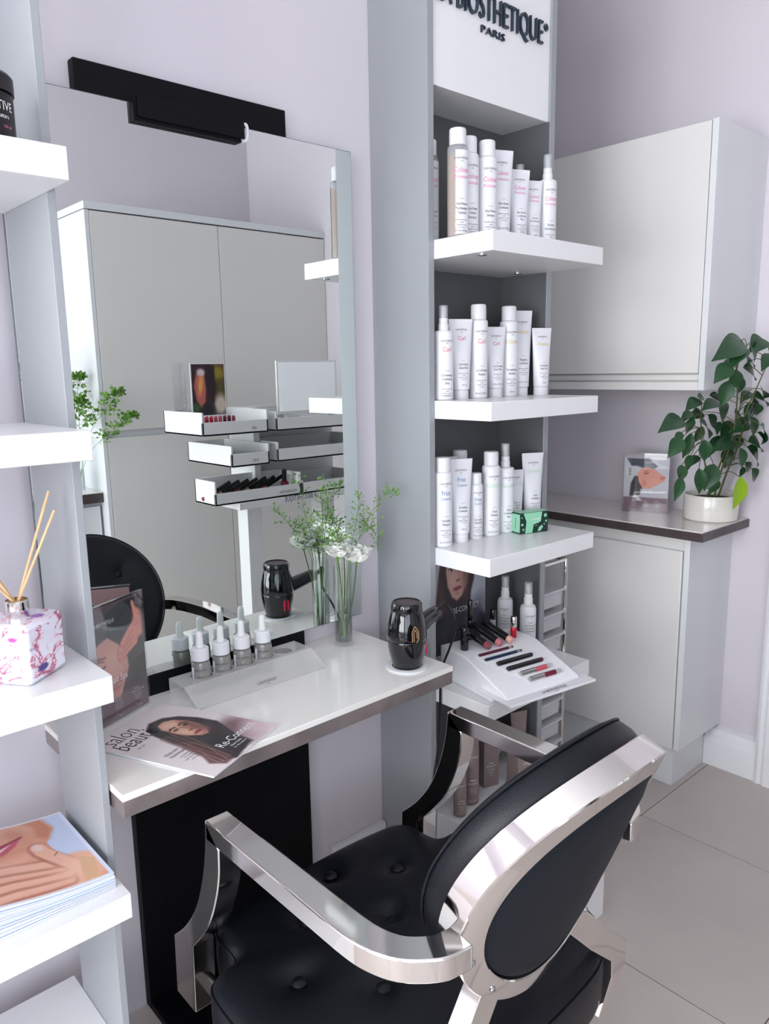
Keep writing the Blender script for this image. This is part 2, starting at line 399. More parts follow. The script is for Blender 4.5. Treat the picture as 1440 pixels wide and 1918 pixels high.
for x, y, z in [(1.40, 1.20, RZ[0]), (1.76, 1.38, RZ[0])]:
    part(t, 'bolt_cover', MB().lathe([(.011, z-.044), (.011, z-.0465), (.006, z-.0475)], 16, (x, y, 0)), 'steel', world=True)
sx = 1.578
mb = MB()
v, f = glyphs('LA BIOSTHETIQUE', .05, 3, -.012)
w = max(p[0] for p in v)-min(p[0] for p in v); hcap = max(p[1] for p in v)
cond = .395/w; sz = .060/.73
mb.add([(sx-.003+p[0]*cond, 1.326-.004-p[2]*.08, 2.249+p[1]*sz) for p in v], f)
mb2 = MB()
v, f = glyphs('PARIS', .05, 2, -.01); w2_ = max(p[0] for p in v)-min(p[0] for p in v)
mb2.add([(sx+p[0]*.088/w2_, 1.326-.0025-p[2]*.05, 2.219+p[1]*.0175/.73) for p in v], f)
mb3 = MB()
v, f = glyphs('R', .05, 2); mb3.add([(1.790+p[0]*.012, 1.326-.0025-p[2]*.05, 2.290+p[1]*.012) for p in v], f)
mb3.lathe([(.0088, -.0015), (.0088, .0015), (.0074, .0015), (.0074, -.0015), (.0088, -.0015)], 20, (1.790, 1.3235, 2.2945), cap=False, ax='y')
for nm, m_ in (('sign_lettering', mb), ('sign_lettering', mb2), ('registered_mark', mb3)):
    o = part(t, nm, m_, 'sign_blue', world=True, smooth=False)
# twin unit standing on the other side of the desk, open at the back
LZ = [1.735, 1.351, .975, .60]
t = thing('display_unit', 'open grey and white shelf column beside the magazine end of the desk', 'shelving', (.2, 1.28, 0))
part(t, 'side_panel', MB().box(.4345, .4475, 1.20, 1.395, 0, 2.5), 'grey_laminate', .001, world=True)
part(t, 'side_panel', MB().box(-.02, -.006, 1.20, 1.395, 0, 2.5), 'grey_laminate', .001, world=True)
for z in LZ: shelf_part(t, -.006, .4345, 1.11, 1.395, z)
part(t, 'plinth', MB().box(-.006, .4345, 1.12, 1.44, 0, .235), 'white_laminate', .0015, world=True)

# ------------------------------------------------------------------ cabinets on the side wall
t = thing('wall_cabinet', 'white gloss wall cabinet mounted above the counter', 'cabinet', (2.46, 1.30, 1.352))
part(t, 'carcass', MB().box(2.312, WX-.001, 1.105, AY-.002, 1.354, 2.117), 'white_gloss', world=True)
part(t, 'end_panel', MB().box(2.288, WX-.001, 1.085, 1.104, 1.352, 2.119), 'white_gloss', .001, world=True)
for a, b in ((1.107, 1.826), (1.830, AY-.002)): part(t, 'door', MB().box(2.290, 2.310, a, b, 1.404, 2.117), 'cream_gloss', .0015, world=True)
part(t, 'handle_groove', MB().prism([(2.3115, 1.404), (2.304, 1.398), (2.304, 1.384), (2.3115, 1.378)], 1.105, AY-.002, 'y'), 'cream_gloss', world=True)
part(t, 'bottom_rail', MB().box(2.290, 2.3115, 1.105, AY-.002, 1.352, 1.377), 'cream_gloss', .001, world=True)
t = thing('base_cabinet', 'white gloss base cabinet under the dark edged counter', 'cabinet', (2.47, 1.30, 0))
part(t, 'carcass', MB().box(2.335, WX-.001, 1.135, AY-.002, .15, .884), 'white_gloss', world=True)
part(t, 'end_panel', MB().box(2.322, WX-.001, 1.115, 1.134, .152, .884), 'white_gloss', .001, world=True)
for a, b in ((1.137, 1.826), (1.830, AY-.002)): part(t, 'door', MB().box(2.316, 2.334, a, b, .152, .838), 'cream_gloss', .0025, world=True)
part(t, 'handle_groove', MB().prism([(2.3345, .884), (2.326, .884), (2.330, .862), (2.3345, .842)], 1.135, AY-.002, 'y'), 'cream_gloss', world=True)
part(t, 'plinth', MB().box(2.353, 2.584, 1.150, AY-.002, 0, .15), 'white_gloss', .001, world=True)
t = thing('worktop', 'pale counter top with dark brown edge carrying the potted plant', 'worktop', (2.46, 1.29, .884))
part(t, 'slab', MB().box(2.296, WX-.001, 1.066, AY-.002, .889, .915), 'counter_top', .001, world=True)
part(t, 'edge_band', MB().box(2.291, WX-.001, 1.061, AY-.002, .884, .9115), 'dark_band', .0008, world=True)

# ------------------------------------------------------------------ tall cupboard and back counter (seen in the mirror)
t = thing('tall_cupboard', 'tall cream cupboard with four flat doors facing the mirror', 'cupboard', (1.99, -.72, 0))
CX0, CX1, CF = 1.357, WX-.002, -.368
part(t, 'carcass', MB().box(CX0+.02, CX1, BY+.001, CF-.022, 0, 2.112), 'white_gloss', world=True)
part(t, 'end_panel', MB().box(CX0, CX0+.019, BY+.001, CF, 0, 2.112), 'white_gloss', .001, world=True)
part(t, 'top_panel', MB().box(CX0, CX1, BY+.001, CF+.002, 2.116, 2.146), 'white_gloss', .001, world=True)
mid = (CX0+CX1)/2+.0
for a, b in ((CX0+.021, mid-.0015), (mid+.0015, CX1)):
    part(t, 'door', MB().box(a, b, CF-.021, CF, 1.182, 2.110), 'cream_gloss', .0015, world=True)
    part(t, 'door', MB().box(a, b, CF-.021, CF, .10, 1.150), 'cream_gloss', .0015, world=True)
t = thing('back_counter', 'low white counter with dark edge beside the tall cupboard', 'counter', (.95, -.75, 0))
part(t, 'carcass', MB().box(.55, CX0-.002, BY+.001, -.45, 0, .86), 'white_gloss', world=True)
part(t, 'door', MB().box(.56, .95, -.449, -.43, .12, .845), 'white_gloss', .0015, world=True)
part(t, 'door', MB().box(.955, CX0-.012, -.449, -.43, .12, .845), 'white_gloss', .0015, world=True)
part(t, 'top', MB().box(.55, CX0-.002, BY+.001, -.41, .862, .905), ['dark_band', 'counter_top'], world=True)
part(t, 'top_skin', MB().box(.551, CX0-.003, BY+.002, -.411, .9052, .909), 'counter_top', world=True)

# white box on the floor in front of the display column
t = thing('floor_box', 'plain white box standing on the floor tiles by the chair', 'box', (1.50, 1.045, 0))
part(t, 'body', MB().box(-.126, .126, -.084, .084, 0.0005, .16), 'white_laminate', .0015)
part(t, 'lid', MB().box(-.128, .128, -.086, .086, .1605, .185), 'white_laminate', .0015)

# ------------------------------------------------------------------ styling chair
XC = .886
ch = thing('styling_chair', 'black tufted styling chair with polished chrome arms and oval back', 'chair', (XC, .92, 0))
ti = .363; BC = Vector((XC, .558, .685)); bv = Vector((0, -math.sin(ti), math.cos(ti))); bn = Vector((0, math.cos(ti), math.sin(ti)))
def back(X, Z, off): return BC+Vector((X, 0, 0))+bv*Z+bn*(off+1.04*X*X-.096*Z*Z)
N = 96
def oval(a, b, off): return [back(a*math.cos(2*math.pi*k/N), b*math.sin(2*math.pi*k/N), off) for k in range(N)]
mb = MB()
rr = [oval(.212, .235, .002), oval(.212, .235, .040), oval(.210, .233, .042), oval(.174, .197, .042), oval(.172, .195, .040), oval(.172, .195, .002), oval(.174, .197, 0), oval(.210, .233, 0), oval(.212, .235, .002)]
mb.rings(rr, capa=False, capb=False)
part(ch, 'back_ring', mb, 'chrome', world=True)
# padded rear panel
mb = MB(); mb.rings([oval(.1715*s, .1945*s, o) for s, o in ((1, .02), (1, .008), (.97, .003), (.85, -.001), (.6, -.003), (.3, -.004), (.02, -.004))])
part(ch, 'back_panel', mb, 'back_fabric', world=True)
# front cushion, tufted
tuft = [(-.085, .08), (.085, .08), (0, 0.0), (-.085, -.08), (.085, -.08)]
def dent(X, Z, o):
    return o-sum(.016*math.exp(-((X-a)**2+(Z-b)**2)/(2*.017**2)) for a, b in tuft)
prof = [(.97, .036), (1.0, .044), (1.015, .060), (1.01, .078), (.985, .090), (.94, .097)]+[(s, .097+.018*(1-s)) for s in (.88, .8, .72, .64, .56, .48, .4, .32, .24, .16, .08, .02)]
rr = []
for s, o in prof:
    ring = []
    for k in range(N):
        X = .203*s*math.cos(2*math.pi*k/N); Z = .226*s*math.sin(2*math.pi*k/N)
        ring.append(back(X, Z, dent(X, Z, o) if s < .9 else o))
    rr.append(ring)
mb = MB().rings(rr)
cu = part(ch, 'back_cushion', mb, 'black_leather', world=True)
sub(cu, 'seam', MB().tube([back(.2052*math.cos(2*math.pi*k/N), .2282*math.sin(2*math.pi*k/N), .084) for k in range(N+1)], .0022, 6), 'black_leather')
for a, b in tuft:
    p = back(a, b, .097-.006)
    mb = MB().lathe([(.011, -.002), (.011, .003), (.007, .006), (.001, .007)], 14)
    q = bn.to_track_quat('Z', 'Y').to_matrix()
    mb.v = [tuple(p+q@Vector(v_)) for v_ in mb.v]
    sub(cu, 'button', mb, 'black_leather')
for a in (3.55, 4.05, 5.4, 5.85):
    p = back(.192*math.cos(a), .215*math.sin(a), -.0005); mb = MB().lathe([(.005, .001), (.005, -.001), (.003, -.003)], 12)
    q = bn.to_track_quat('Z', 'Y').to_matrix(); mb.v = [tuple(p+q@Vector(v_)) for v_ in mb.v]
    part(ch, 'screw', mb, 'steel', world=True)
# arms: flat bar that bends in to the back ring, front post with a scroll
def mx_(p, s): return (XC+s*(p[0]-XC)-(0 if s > 0 else .008),)+tuple(p[1:])
path = [Vector((.5825, 1.084, 0)), Vector((.5825, 1.0, 0)), Vector((.5825, .9, 0)), Vector((.5825, .80, 0))]+spline([(.5825, .735, 0), (.586, .69, 0), (.602, .648, 0), (.634, .618, 0), (.655, .610, 0), (.676, .607, 0)], 5)
for s in (1, -1):
    rr = []
    for i, p in enumerate(path):
        d = (path[min(i+1, len(path)-1)]-path[max(i-1, 0)]).normalized(); 
        n2 = Vector((-d.y, d.x, 0)); lf = p+n2*.0225; rg = p-n2*.0225
        if s < 0:
            sh_ = Vector((.022*min(1, max(0, (.80-p.y)/.12)), 0, 0)); lf = lf+sh_; rg = rg+sh_
        rr.append([mx_((lf.x, lf.y, .650), s), mx_((rg.x, rg.y, .650), s), mx_((rg.x, rg.y, .686), s), mx_((lf.x, lf.y, .686), s)])
    a = part(ch, 'armrest', MB().rings(rr), 'chrome', .003, world=True)
    front = [(p.x, p.y) for p in spline([(1.086, .686, 0), (1.092, .63, 0), (1.110, .56, 0), (1.142, .487, 0), (1.188, .424, 0), (1.238, .376, 0)], 5)]+[(1.243, .25)]
    rear = [(p.x, p.y) for p in spline([(1.044, .650, 0), (1.048, .60, 0), (1.062, .55, 0), (1.086, .495, 0), (1.118, .448, 0), (1.164, .394, 0)], 5)]+[(1.170, .25)]
    prof2 = front+rear[::-1]
    x0, x1 = (.56, .605) if s == 1 else (2*XC-.613, 2*XC-.568)
    mb = MB()
    n = len(front)
    L = [[(x0, *front[i]), (x1, *front[i]), (x1, *rear[i]), (x0, *rear[i])] for i in range(n)]
    mb.rings(L)
    part(ch, 'arm_post', mb, 'chrome', .002, world=True)
    # rear leg: splayed strut from the ring down to the seat rail, then the leg
    tp = back(-.112, -.186, .021)
    q = [(tp.x, tp.y, tp.z), (XC-.175, .645, .455), (XC-.262, .655, .375)]
    mb = MB(); R_ = []; w_ = .025; dd = .018
    for p in q:
        R_.append([mx_((p[0]-w_, p[1]-dd, p[2]+.006), s), mx_((p[0]+w_, p[1]-dd, p[2]-.010), s), mx_((p[0]+w_, p[1]+dd, p[2]-.010), s), mx_((p[0]-w_, p[1]+dd, p[2]+.006), s)])
    R_.append([mx_((XC-.290, .640, .32), s), mx_((XC-.245, .640, .325), s), mx_((XC-.245, .69, .325), s), mx_((XC-.290, .69, .32), s)])
    R_.append([mx_((XC-.262, .655, .235), s), mx_((XC-.232, .655, .235), s), mx_((XC-.232, .69, .235), s), mx_((XC-.262, .69, .235), s)])
    mb.rings(R_)
    part(ch, 'rear_leg', mb, 'chrome', .002, world=True)
# seat cushion with notched front corners
def seat_outline():
    half = [(0, 1.242), (.10, 1.240), (.19, 1.232), (.235, 1.222), (.258, 1.20), (.262, 1.165), (.266, 1.12), (.285, 1.105), (.315, 1.102), (.335, 1.085), (.343, 1.04), (.345, .95), (.340, .85), (.325, .76), (.295, .70), (.24, .66), (.16, .642), (0, .636)]
    sp = spline([(x, y, 0) for x, y in half], 4)
    pts = [(XC-p.x, p.y) for p in sp]+[(XC+p.x, p.y) for p in sp[::-1][1:-1]]
    return pts
so = seat_outline(); sc = Vector((XC, .94, 0))
stuft = [(-.12, 1.09), (.12, 1.09), (0, .98), (-.12, .87), (.12, .87), (0, 1.17), (-.22, .98), (.22, .98), (0, .76)]
def seat_ring(s, z):
    out = []
    for x, y in so:
        X = sc.x+(x-sc.x)*s; Y = sc.y+(y-sc.y)*s
        zz = z
        if s < .93: zz -= sum(.02*math.exp(-((X-XC-a)**2+(Y-b)**2)/(2*.02**2)) for a, b in stuft)
        out.append((X, Y, zz))
    return out
pr = [(.96, .255), (.99, .262), (1.0, .275), (1.004, .32), (1.0, .352), (.985, .366), (.955, .374), (.92, .378)]+[(s, .378+.022*(1-s)) for s in (.86, .8, .74, .68, .62, .56, .5, .44, .38, .32, .26, .2, .14, .08, .02)]
st = part(ch, 'seat_cushion', MB().rings([seat_ring(s, z) for s, z in pr]), 'black_leather', world=True)
sub(st, 'piping', MB().tube([(*((Vector((x, y, 0))-sc)*.998+sc).xy, .357) for x, y in so+so[:1]], .0024, 6), 'black_leather')
for a, b in stuft:
    sub(st, 'button', MB().lathe([(.014, .372), (.014, .376), (.009, .380), (.001, .381)], 14, (XC+a, b, 0)), 'black_leather')
part(ch, 'seat_base', MB().box(XC-.27, XC+.27, .69, 1.17, .21, .2555), 'black_plastic', .006, world=True)
part(ch, 'hydraulic_column', MB().lathe([(.045, .03), (.045, .12), (.032, .125), (.032, .21)], 24, (XC, .93, 0)), 'chrome', world=True)
part(ch, 'foot_disc', MB().lathe([(.25, .0005), (.25, .012), (.22, .022), (.06, .034), (.03, .036)], 48, (XC, .93, 0)), 'chrome', world=True)

# ------------------------------------------------------------------ bottles, tubes and sprays
def bottle_mesh(r, hb, cr, hc, cap=True):
    return [(r*.9, 0), (r, .003), (r, hb-.008), (r*.97, hb-.003), (r*.86, hb), (cr*.95, hb+.0008)], [(cr, hb+.001), (cr*1.0, hb+hc-.004), (cr*.93, hb+hc-.001), (cr*.8, hb+hc)]
BR = 'LA BIOSTHETIQUE'
PROTO = {}
SER = {'pink': 'ink_pink', 'red': 'ink_red', 'gold': 'ink_gold', 'blue': 'ink_blue', 'mint': 'ink_mint'}
def label_items(h0, h1, r, title, t2, lines, vol, ti_mi=1, k=1.0):
    H = h1-h0
    it = [(BR, .0068*k, 0, h0+H*.84, .62), ('PARIS', .003*k, 0, h0+H*.812, .9), (title, .0165*k, 0, h0+H*.70, .78, ti_mi)]
    if t2: it.append((t2, .0105*k, 0, h0+H*.635, .8, ti_mi))
    y = h0+H*.345
    it.append(('PURE CARE', .0024*k, 0, y+.013*k, .9))
    for s in lines:
        it.append((s, .0088*k, 0, y, .62)); y -= .0098*k
    y -= .004*k
    for s in ('Revitalises and protects', 'gently', 'Revitalise et protege', 'les cheveux'):
        it.append((s, .0042*k, 0, y, .75)); y -= .0056*k
    it.append((vol, .0062*k, 0, h0+H*.055, .8))
    return it
def make_bottle(kind, title, t2, lines, vol, colour, h=.232):
    """a packaged product standing on its base at the origin, printed side to -Y"""
    r = .0243
    ink = ['ink_black', SER[colour]]
    t = bpy.data.objects.new('bottle', None); COL.objects.link(t)
    if kind == 'cap':
        hc = .038*h/.232; b, c = bottle_mesh(r, h-hc, .0196, hc)
        body = part(t, 'body', MB().lathe(b, 32), 'bottle_white'); part(t, 'cap', MB().lathe(c, 28), 'cap_white')
        print_on(body, label_items(0, h-hc, r, title, t2, lines, vol), cyl(r), ink)
    elif kind == 'oil':
        hc = .038; b, c = bottle_mesh(r, h-hc, .0196, hc)
        body = part(t, 'body', MB().lathe(b, 32), 'clear_cap', label='clear plastic body'); part(t, 'oil', MB().lathe([(r*.9, .003), (r*.9, h-hc-.02)], 28), 'amber_oil'); part(t, 'cap', MB().lathe(c, 28), 'cap_white')
        part(t, 'sleeve', MB().rings([[((r+.0006)*math.sin(a), -(r+.0006)*math.cos(a), z) for a in np.linspace(-.62, 1.9, 20)] for z in (.006, h-hc-.012)], closed=False, capa=False, capb=False), 'bottle_white')
        print_on(body, label_items(0, h-hc, r, title, t2, lines, vol), cyl(r+.0008), ink)
    elif kind == 'small':
        r = .0195; hc = .03; b, c = bottle_mesh(r, h-hc, .0160, hc)
        body = part(t, 'body', MB().lathe(b, 30), 'bottle_white'); part(t, 'cap', MB().lathe(c, 26), 'cap_white')
        print_on(body, label_items(0, h-hc, r, title, t2, lines, vol, k=.82), cyl(r), ink)
    elif kind == 'spray':
        hb = h*.735; b, c = bottle_mesh(r, hb, .0125, .01)
        body = part(t, 'body', MB().lathe(b, 32), 'bottle_white')
        part(t, 'collar', MB().lathe([(.0128, hb+.0005), (.0128, hb+.016), (.0112, hb+.018), (.0112, hb+.030)], 26), 'cap_white')
        part(t, 'nozzle', MB().lathe([(.0072, hb+.030), (.0072, h-.006), (.006, h-.003)], 20).box(-.003, .003, -.0095, -.005, h-.016, h-.010), 'cap_white')
        part(t, 'overcap', MB().lathe([(.0114, hb+.0302), (.0114, h-.002), (.0104, h)], 26), 'clear_cap')
        print_on(body, label_items(0, hb, r, title, t2, lines, vol, k=.95), cyl(r), ink)
    else:   # squeeze tube standing on its cap
        k = h/.22; wt = .0345*min(1, k*1.06); wb = .0235*min(1, k*1.05); zc = .024
        def wx(z): q = (z-zc)/(h-zc); return wb+(wt-wb)*q
        def wy(z): q = max(0, min(1, (z-zc)/(h-zc-.008))); return wb*(1-q**1.5)+.0012
        rr = []
        for z in [zc, zc+.004]+[zc+(h-zc)*q for q in (.1, .2, .35, .5, .65, .78, .88, .93, .945, 1.0)]:
            rr.append([(wx(z)*math.cos(a), wy(z)*math.sin(a), z) for a in np.linspace(0, 2*math.pi, 33)[:-1]])
        body = part(t, 'body', MB().rings(rr), 'tube_white')
        part(t, 'cap', MB().lathe([(.0205*k**.3, 0), (.0212*k**.3, .002), (.0212*k**.3, zc-.003), (.020*k**.3, zc-.0004)], 28), 'cap_white')
        def fr(x, y, z):
            q = min(.98, abs(x)/wx(y)); return (x, -wy(y)*math.sqrt(1-q*q)-.0006, y)
        print_on(body, label_items(zc, h, wb, title, t2, lines, vol, k=.95*min(1, k*1.05)), fr, ink)
    return t
NAMES = {'cap': 'shampoo_bottle', 'oil': 'treatment_bottle', 'small': 'shampoo_bottle', 'spray': 'spray_bottle', 'tube': 'squeeze_tube'}
CATS = {'cap': 'bottle', 'oil': 'bottle', 'small': 'bottle', 'spray': 'spray bottle', 'tube': 'tube'}
def shelf_row(z, group, rows):
    for kind, x, y, h, title, t2, lines, vol, colour, label, rot in rows:
        t = make_bottle(kind, title, t2, lines, vol, colour, h); t.name = NAMES[kind]
        t.location = (x, y, z+.0002); t.rotation_euler = (0, 0, rot); t.empty_display_size = .02
        tag(t, label, CATS[kind], group)
a = -.42
shelf_row(RZ[0], 'hair products on the top display shelf', [
 ('oil', 1.402, 1.372, .236, 'Colour', 'Protection', ['Shine Renew', 'Treatment'], '250 ml', 'pink', 'amber filled bottle tucked behind the grey side panel, top shelf', a),
 ('oil', 1.396, 1.272, .238, 'Colour', 'Protection', ['Shine Renew', 'Pre-Shampoo', 'Treatment'], '250 ml / 8.4 fl.oz.', 'pink', 'tall bottle with clear amber side and pink title, top shelf', a),
 ('cap', 1.448, 1.285, .232, 'Colour', 'Protection', ['Shine Renew', 'Volume', 'Shampoo'], '250 ml', 'pink', 'white capped bottle with pink title, next to the amber sided one', a),
 ('cap', 1.506, 1.278, .232, 'Colour', 'Protection', ['Shine Renew', 'Shampoo'], '250 ml', 'pink', 'white capped bottle with pink title, next to the pink tubes', a),
 ('tube', 1.562, 1.282, .222, 'Colour', 'Protection', ['Shine Renew', 'Conditioner'], '150 ml / 5 fl.oz.', 'pink', 'largest white tube with pink title, top shelf', a),
 ('tube', 1.634, 1.282, .188, 'Colour', 'Protection', ['Shine Renew', 'Conditioning', 'Fluid'], '125 ml', 'pink', 'middle sized white tube with pink title, top shelf', a),
 ('tube', 1.692, 1.282, .170, 'Colour', 'Protection', ['Structure', 'Restoring Care'], '100 ml', 'pink', 'shortest white tube with pink title, top shelf', a),
 ('spray', 1.748, 1.278, .240, 'Colour', 'Protection', ['Structure', 'Restoring Spray'], '150 ml', 'pink', 'white spray bottle with pink title at the end of the top shelf', a),
 ('spray', 1.770, 1.385, .240, 'Colour', 'Protection', ['Shine Renew', 'Spray'], '150 ml', 'pink', 'spray bottle half hidden behind the short pink titled tube', a)])
shelf_row(RZ[1], 'hair products on the middle display shelf', [
 ('spray', 1.408, 1.33, .228, 'Curl', '', ['Curl Activating', 'Conditioning', 'Spray'], '150 ml / 5 fl.oz.', 'red', 'white spray bottle with red title beside the grey side panel', a),
 ('tube', 1.474, 1.333, .198, 'Curl', '', ['Curl Defining', 'Styling Fluid'], '125 ml', 'red', 'white tube with red title next to the red titled spray', a),
 ('cap', 1.536, 1.328, .236, 'Curl', '', ['Curl Activating', 'Shampoo'], '250 ml / 8.4 fl.oz.', 'red', 'tall white capped bottle with red title, middle shelf', a),
 ('tube', 1.606, 1.33, .182, 'Curl', '', ['Curl Activating', 'Repair Mask'], '125 ml / 4.2 fl.oz.', 'red', 'short white tube with red title between two tall capped bottles', a),
 ('cap', 1.664, 1.332, .237, 'Volume', '', ['Strengthening', 'Shampoo'], '250 ml', 'gold', 'tall white capped bottle with yellow title, middle shelf', a),
 ('tube', 1.723, 1.338, .228, 'Volume', '', ['Weightless', 'Conditioner'], '150 ml / 5 fl.oz.', 'gold', 'tall white tube with yellow title, middle shelf', a),
 ('tube', 1.780, 1.310, .182, 'Volume', '', ['Strengthening', 'Repair Mask'], '125 ml', 'gold', 'short white tube with yellow title at the end of the middle shelf', a),
 ('cap', 1.628, 1.405, .236, 'Curl', '', ['Curl Activating', 'Shampoo'], '250 ml', 'red', 'white capped bottle standing in the back row, middle shelf', a)])
shelf_row(RZ[2], 'hair products on the lower display shelf', [
 ('cap', 1.401, 1.327, .228, 'Frizz', 'Control', ['Smoothing', 'Shampoo'], '250 ml / 8.4 fl.oz.', 'blue', 'tall white capped bottle with blue title beside the grey panel', a),
 ('tube', 1.468, 1.328, .217, 'Frizz', 'Control', ['Smoothing', 'Conditioner'], '150 ml', 'blue', 'white tube with blue title, lower shelf', a),
 ('small', 1.526, 1.326, .176, 'Frizz', 'Control', ['Smoothing', 'Styling Fluid'], '100 ml / 3.3 fl.oz.', 'blue', 'small white bottle with blue title, lower shelf', a),
 ('cap', 1.584, 1.322, .228, 'Essential', '', ['Classic', 'Shampoo'], '250 ml / 8.4 fl.oz.', 'mint', 'tall white capped bottle with mint title, lower shelf', a),
 ('spray', 1.644, 1.322, .244, 'Essential', '', ['Classic', 'Conditioning', 'Spray'], '200 ml', 'mint', 'white spray bottle with mint title, lower shelf', a),
 ('tube', 1.704, 1.334, .165, 'Essential', '', ['Classic Care', 'Cleansing', 'Mask'], '125 ml', 'mint', 'short white tube with mint title behind the green carton', a),
 ('tube', 1.766, 1.322, .208, 'Essential', '', ['Classic', 'Conditioner'], '150 ml', 'mint', 'large white tube with mint title at the shelf end', a),
 ('cap', 1.560, 1.412, .228, 'Frizz', 'Control', ['Smoothing', 'Shampoo'], '250 ml', 'blue', 'white capped bottle standing in the back row, lower shelf', a),
 ('tube', 1.500, 1.408, .214, 'Frizz', 'Control', ['Smoothing', 'Care'], '150 ml', 'blue', 'white tube standing in the back row, lower shelf', a)])
# green soap carton on the lower shelf
t = thing('soap_carton', 'mint and dark green leaf patterned carton on the lower shelf', 'box', (1.688, 1.268, RZ[2]+.0002), -.28)
part(t, 'carton', MB().box(-.047, .047, -.018, .018, 0, .058), 'forest_pack', .0006)
y = -.0184
mb = MB().prism([(-.030, .001), (-.006, .001), (-.002, .024), (.022, .030), (.026, .057), (-.036, .057), (-.026, .034)], y, y+.0003, 'y')
mb.prism([(.012, .004), (.020, .003), (.030, .014), (.026, .020), (.016, .014)], y, y+.0003, 'y')
mb.prism([(-.0475, .004), (-.0475, .054), (-.0472, .054), (-.0472, .004)], -.017, .017, 'y')
for cx, cz, r in ((.037, .046, .005), (.040, .030, .003), (-.040, .026, .0035), (-.036, .012, .003), (.034, .022, .002), (-.041, .045, .002)):
    mb.prism([(cx+r*math.cos(k*.6283), cz+r*math.sin(k*.6283)) for k in range(10)], y, y+.0003, 'y')
part(t, 'leaf_print', mb, 'mint_pack')
part(t, 'top_flap', MB().box(-.046, .046, -.0175, .0175, .0581, .0586), 'mint_pack')
part(t, 'lettering', letter([('essential', .010, .006, .036, .8), ('shampoo bar', .005, .006, .027, .8), ('organic', .004, .006, .020, .8)], flat((0, y, 0), (1, 0, 0), (0, 0, 1), (0, -1, 0))), 'ink_white', smooth=False, recalc=False)
part(t, 'side_lettering', letter([('SOLID BAR', .007, .029, 0, .9)], flat((-.0476, 0, 0), (0, 0, 1), (0, 1, 0), (-1, 0, 0))), 'ink_black', smooth=False, recalc=False)
# cleansing sprays on the make-up shelf
def tonic(x, y, rot, label):
    t = thing('spray_bottle', label, 'spray bottle', (x, y, RZ[3]+.0002), rot, 'cleansing sprays on the make-up shelf')
    r = .023; hb = .145
    b = part(t, 'body', MB().lathe([(r*.92, 0), (r, .003), (r, hb-.014), (r*.9, hb-.005), (r*.6, hb), (.012, hb+.001)], 32), 'bottle_white')
    part(t, 'collar', MB().lathe([(.0128, hb+.0005), (.0128, hb+.018), (.0112, hb+.02), (.0112, hb+.032)], 26), 'cap_white')
    part(t, 'nozzle', MB().lathe([(.007, hb+.032), (.007, hb+.058)], 18).box(-.003, .003, -.0095, -.005, hb+.05, hb+.055), 'cap_white')
    part(t, 'overcap', MB().lathe([(.0116, hb+.033), (.0116, hb+.063), (.0104, hb+.065)], 26), 'clear_cap')
    it = [('LA BIOSTHETIQUE', .0058, 0, .112, .62), ('PARIS', .0026, 0, .108, .9)]
    for k, s in enumerate(('2 IN 1', 'INTENSIVE', 'COSMETIC', 'CLEANSER')): it.append((s, .0066, 0, .092-k*.0085, 1.05))
    for k, s in enumerate(('FOR FACE AND HANDS', 'CLEANSES GENTLY', 'AND THOROUGHLY', 'WITHOUT RINSING')): it.append((s, .0033, 0, .045-k*.005, .8))
    it.append(('200 ml', .0045, 0, .012, .8))
    sub(b, 'lettering', letter(it, cyl(r)), 'ink_black', smooth=False, recalc=False)
tonic(1.742, 1.395, -1.0, 'white cleansing spray in the back, half hidden by its twin')
tonic(1.735, 1.305, -.5, 'white cleansing spray standing in front of its twin by the tester')

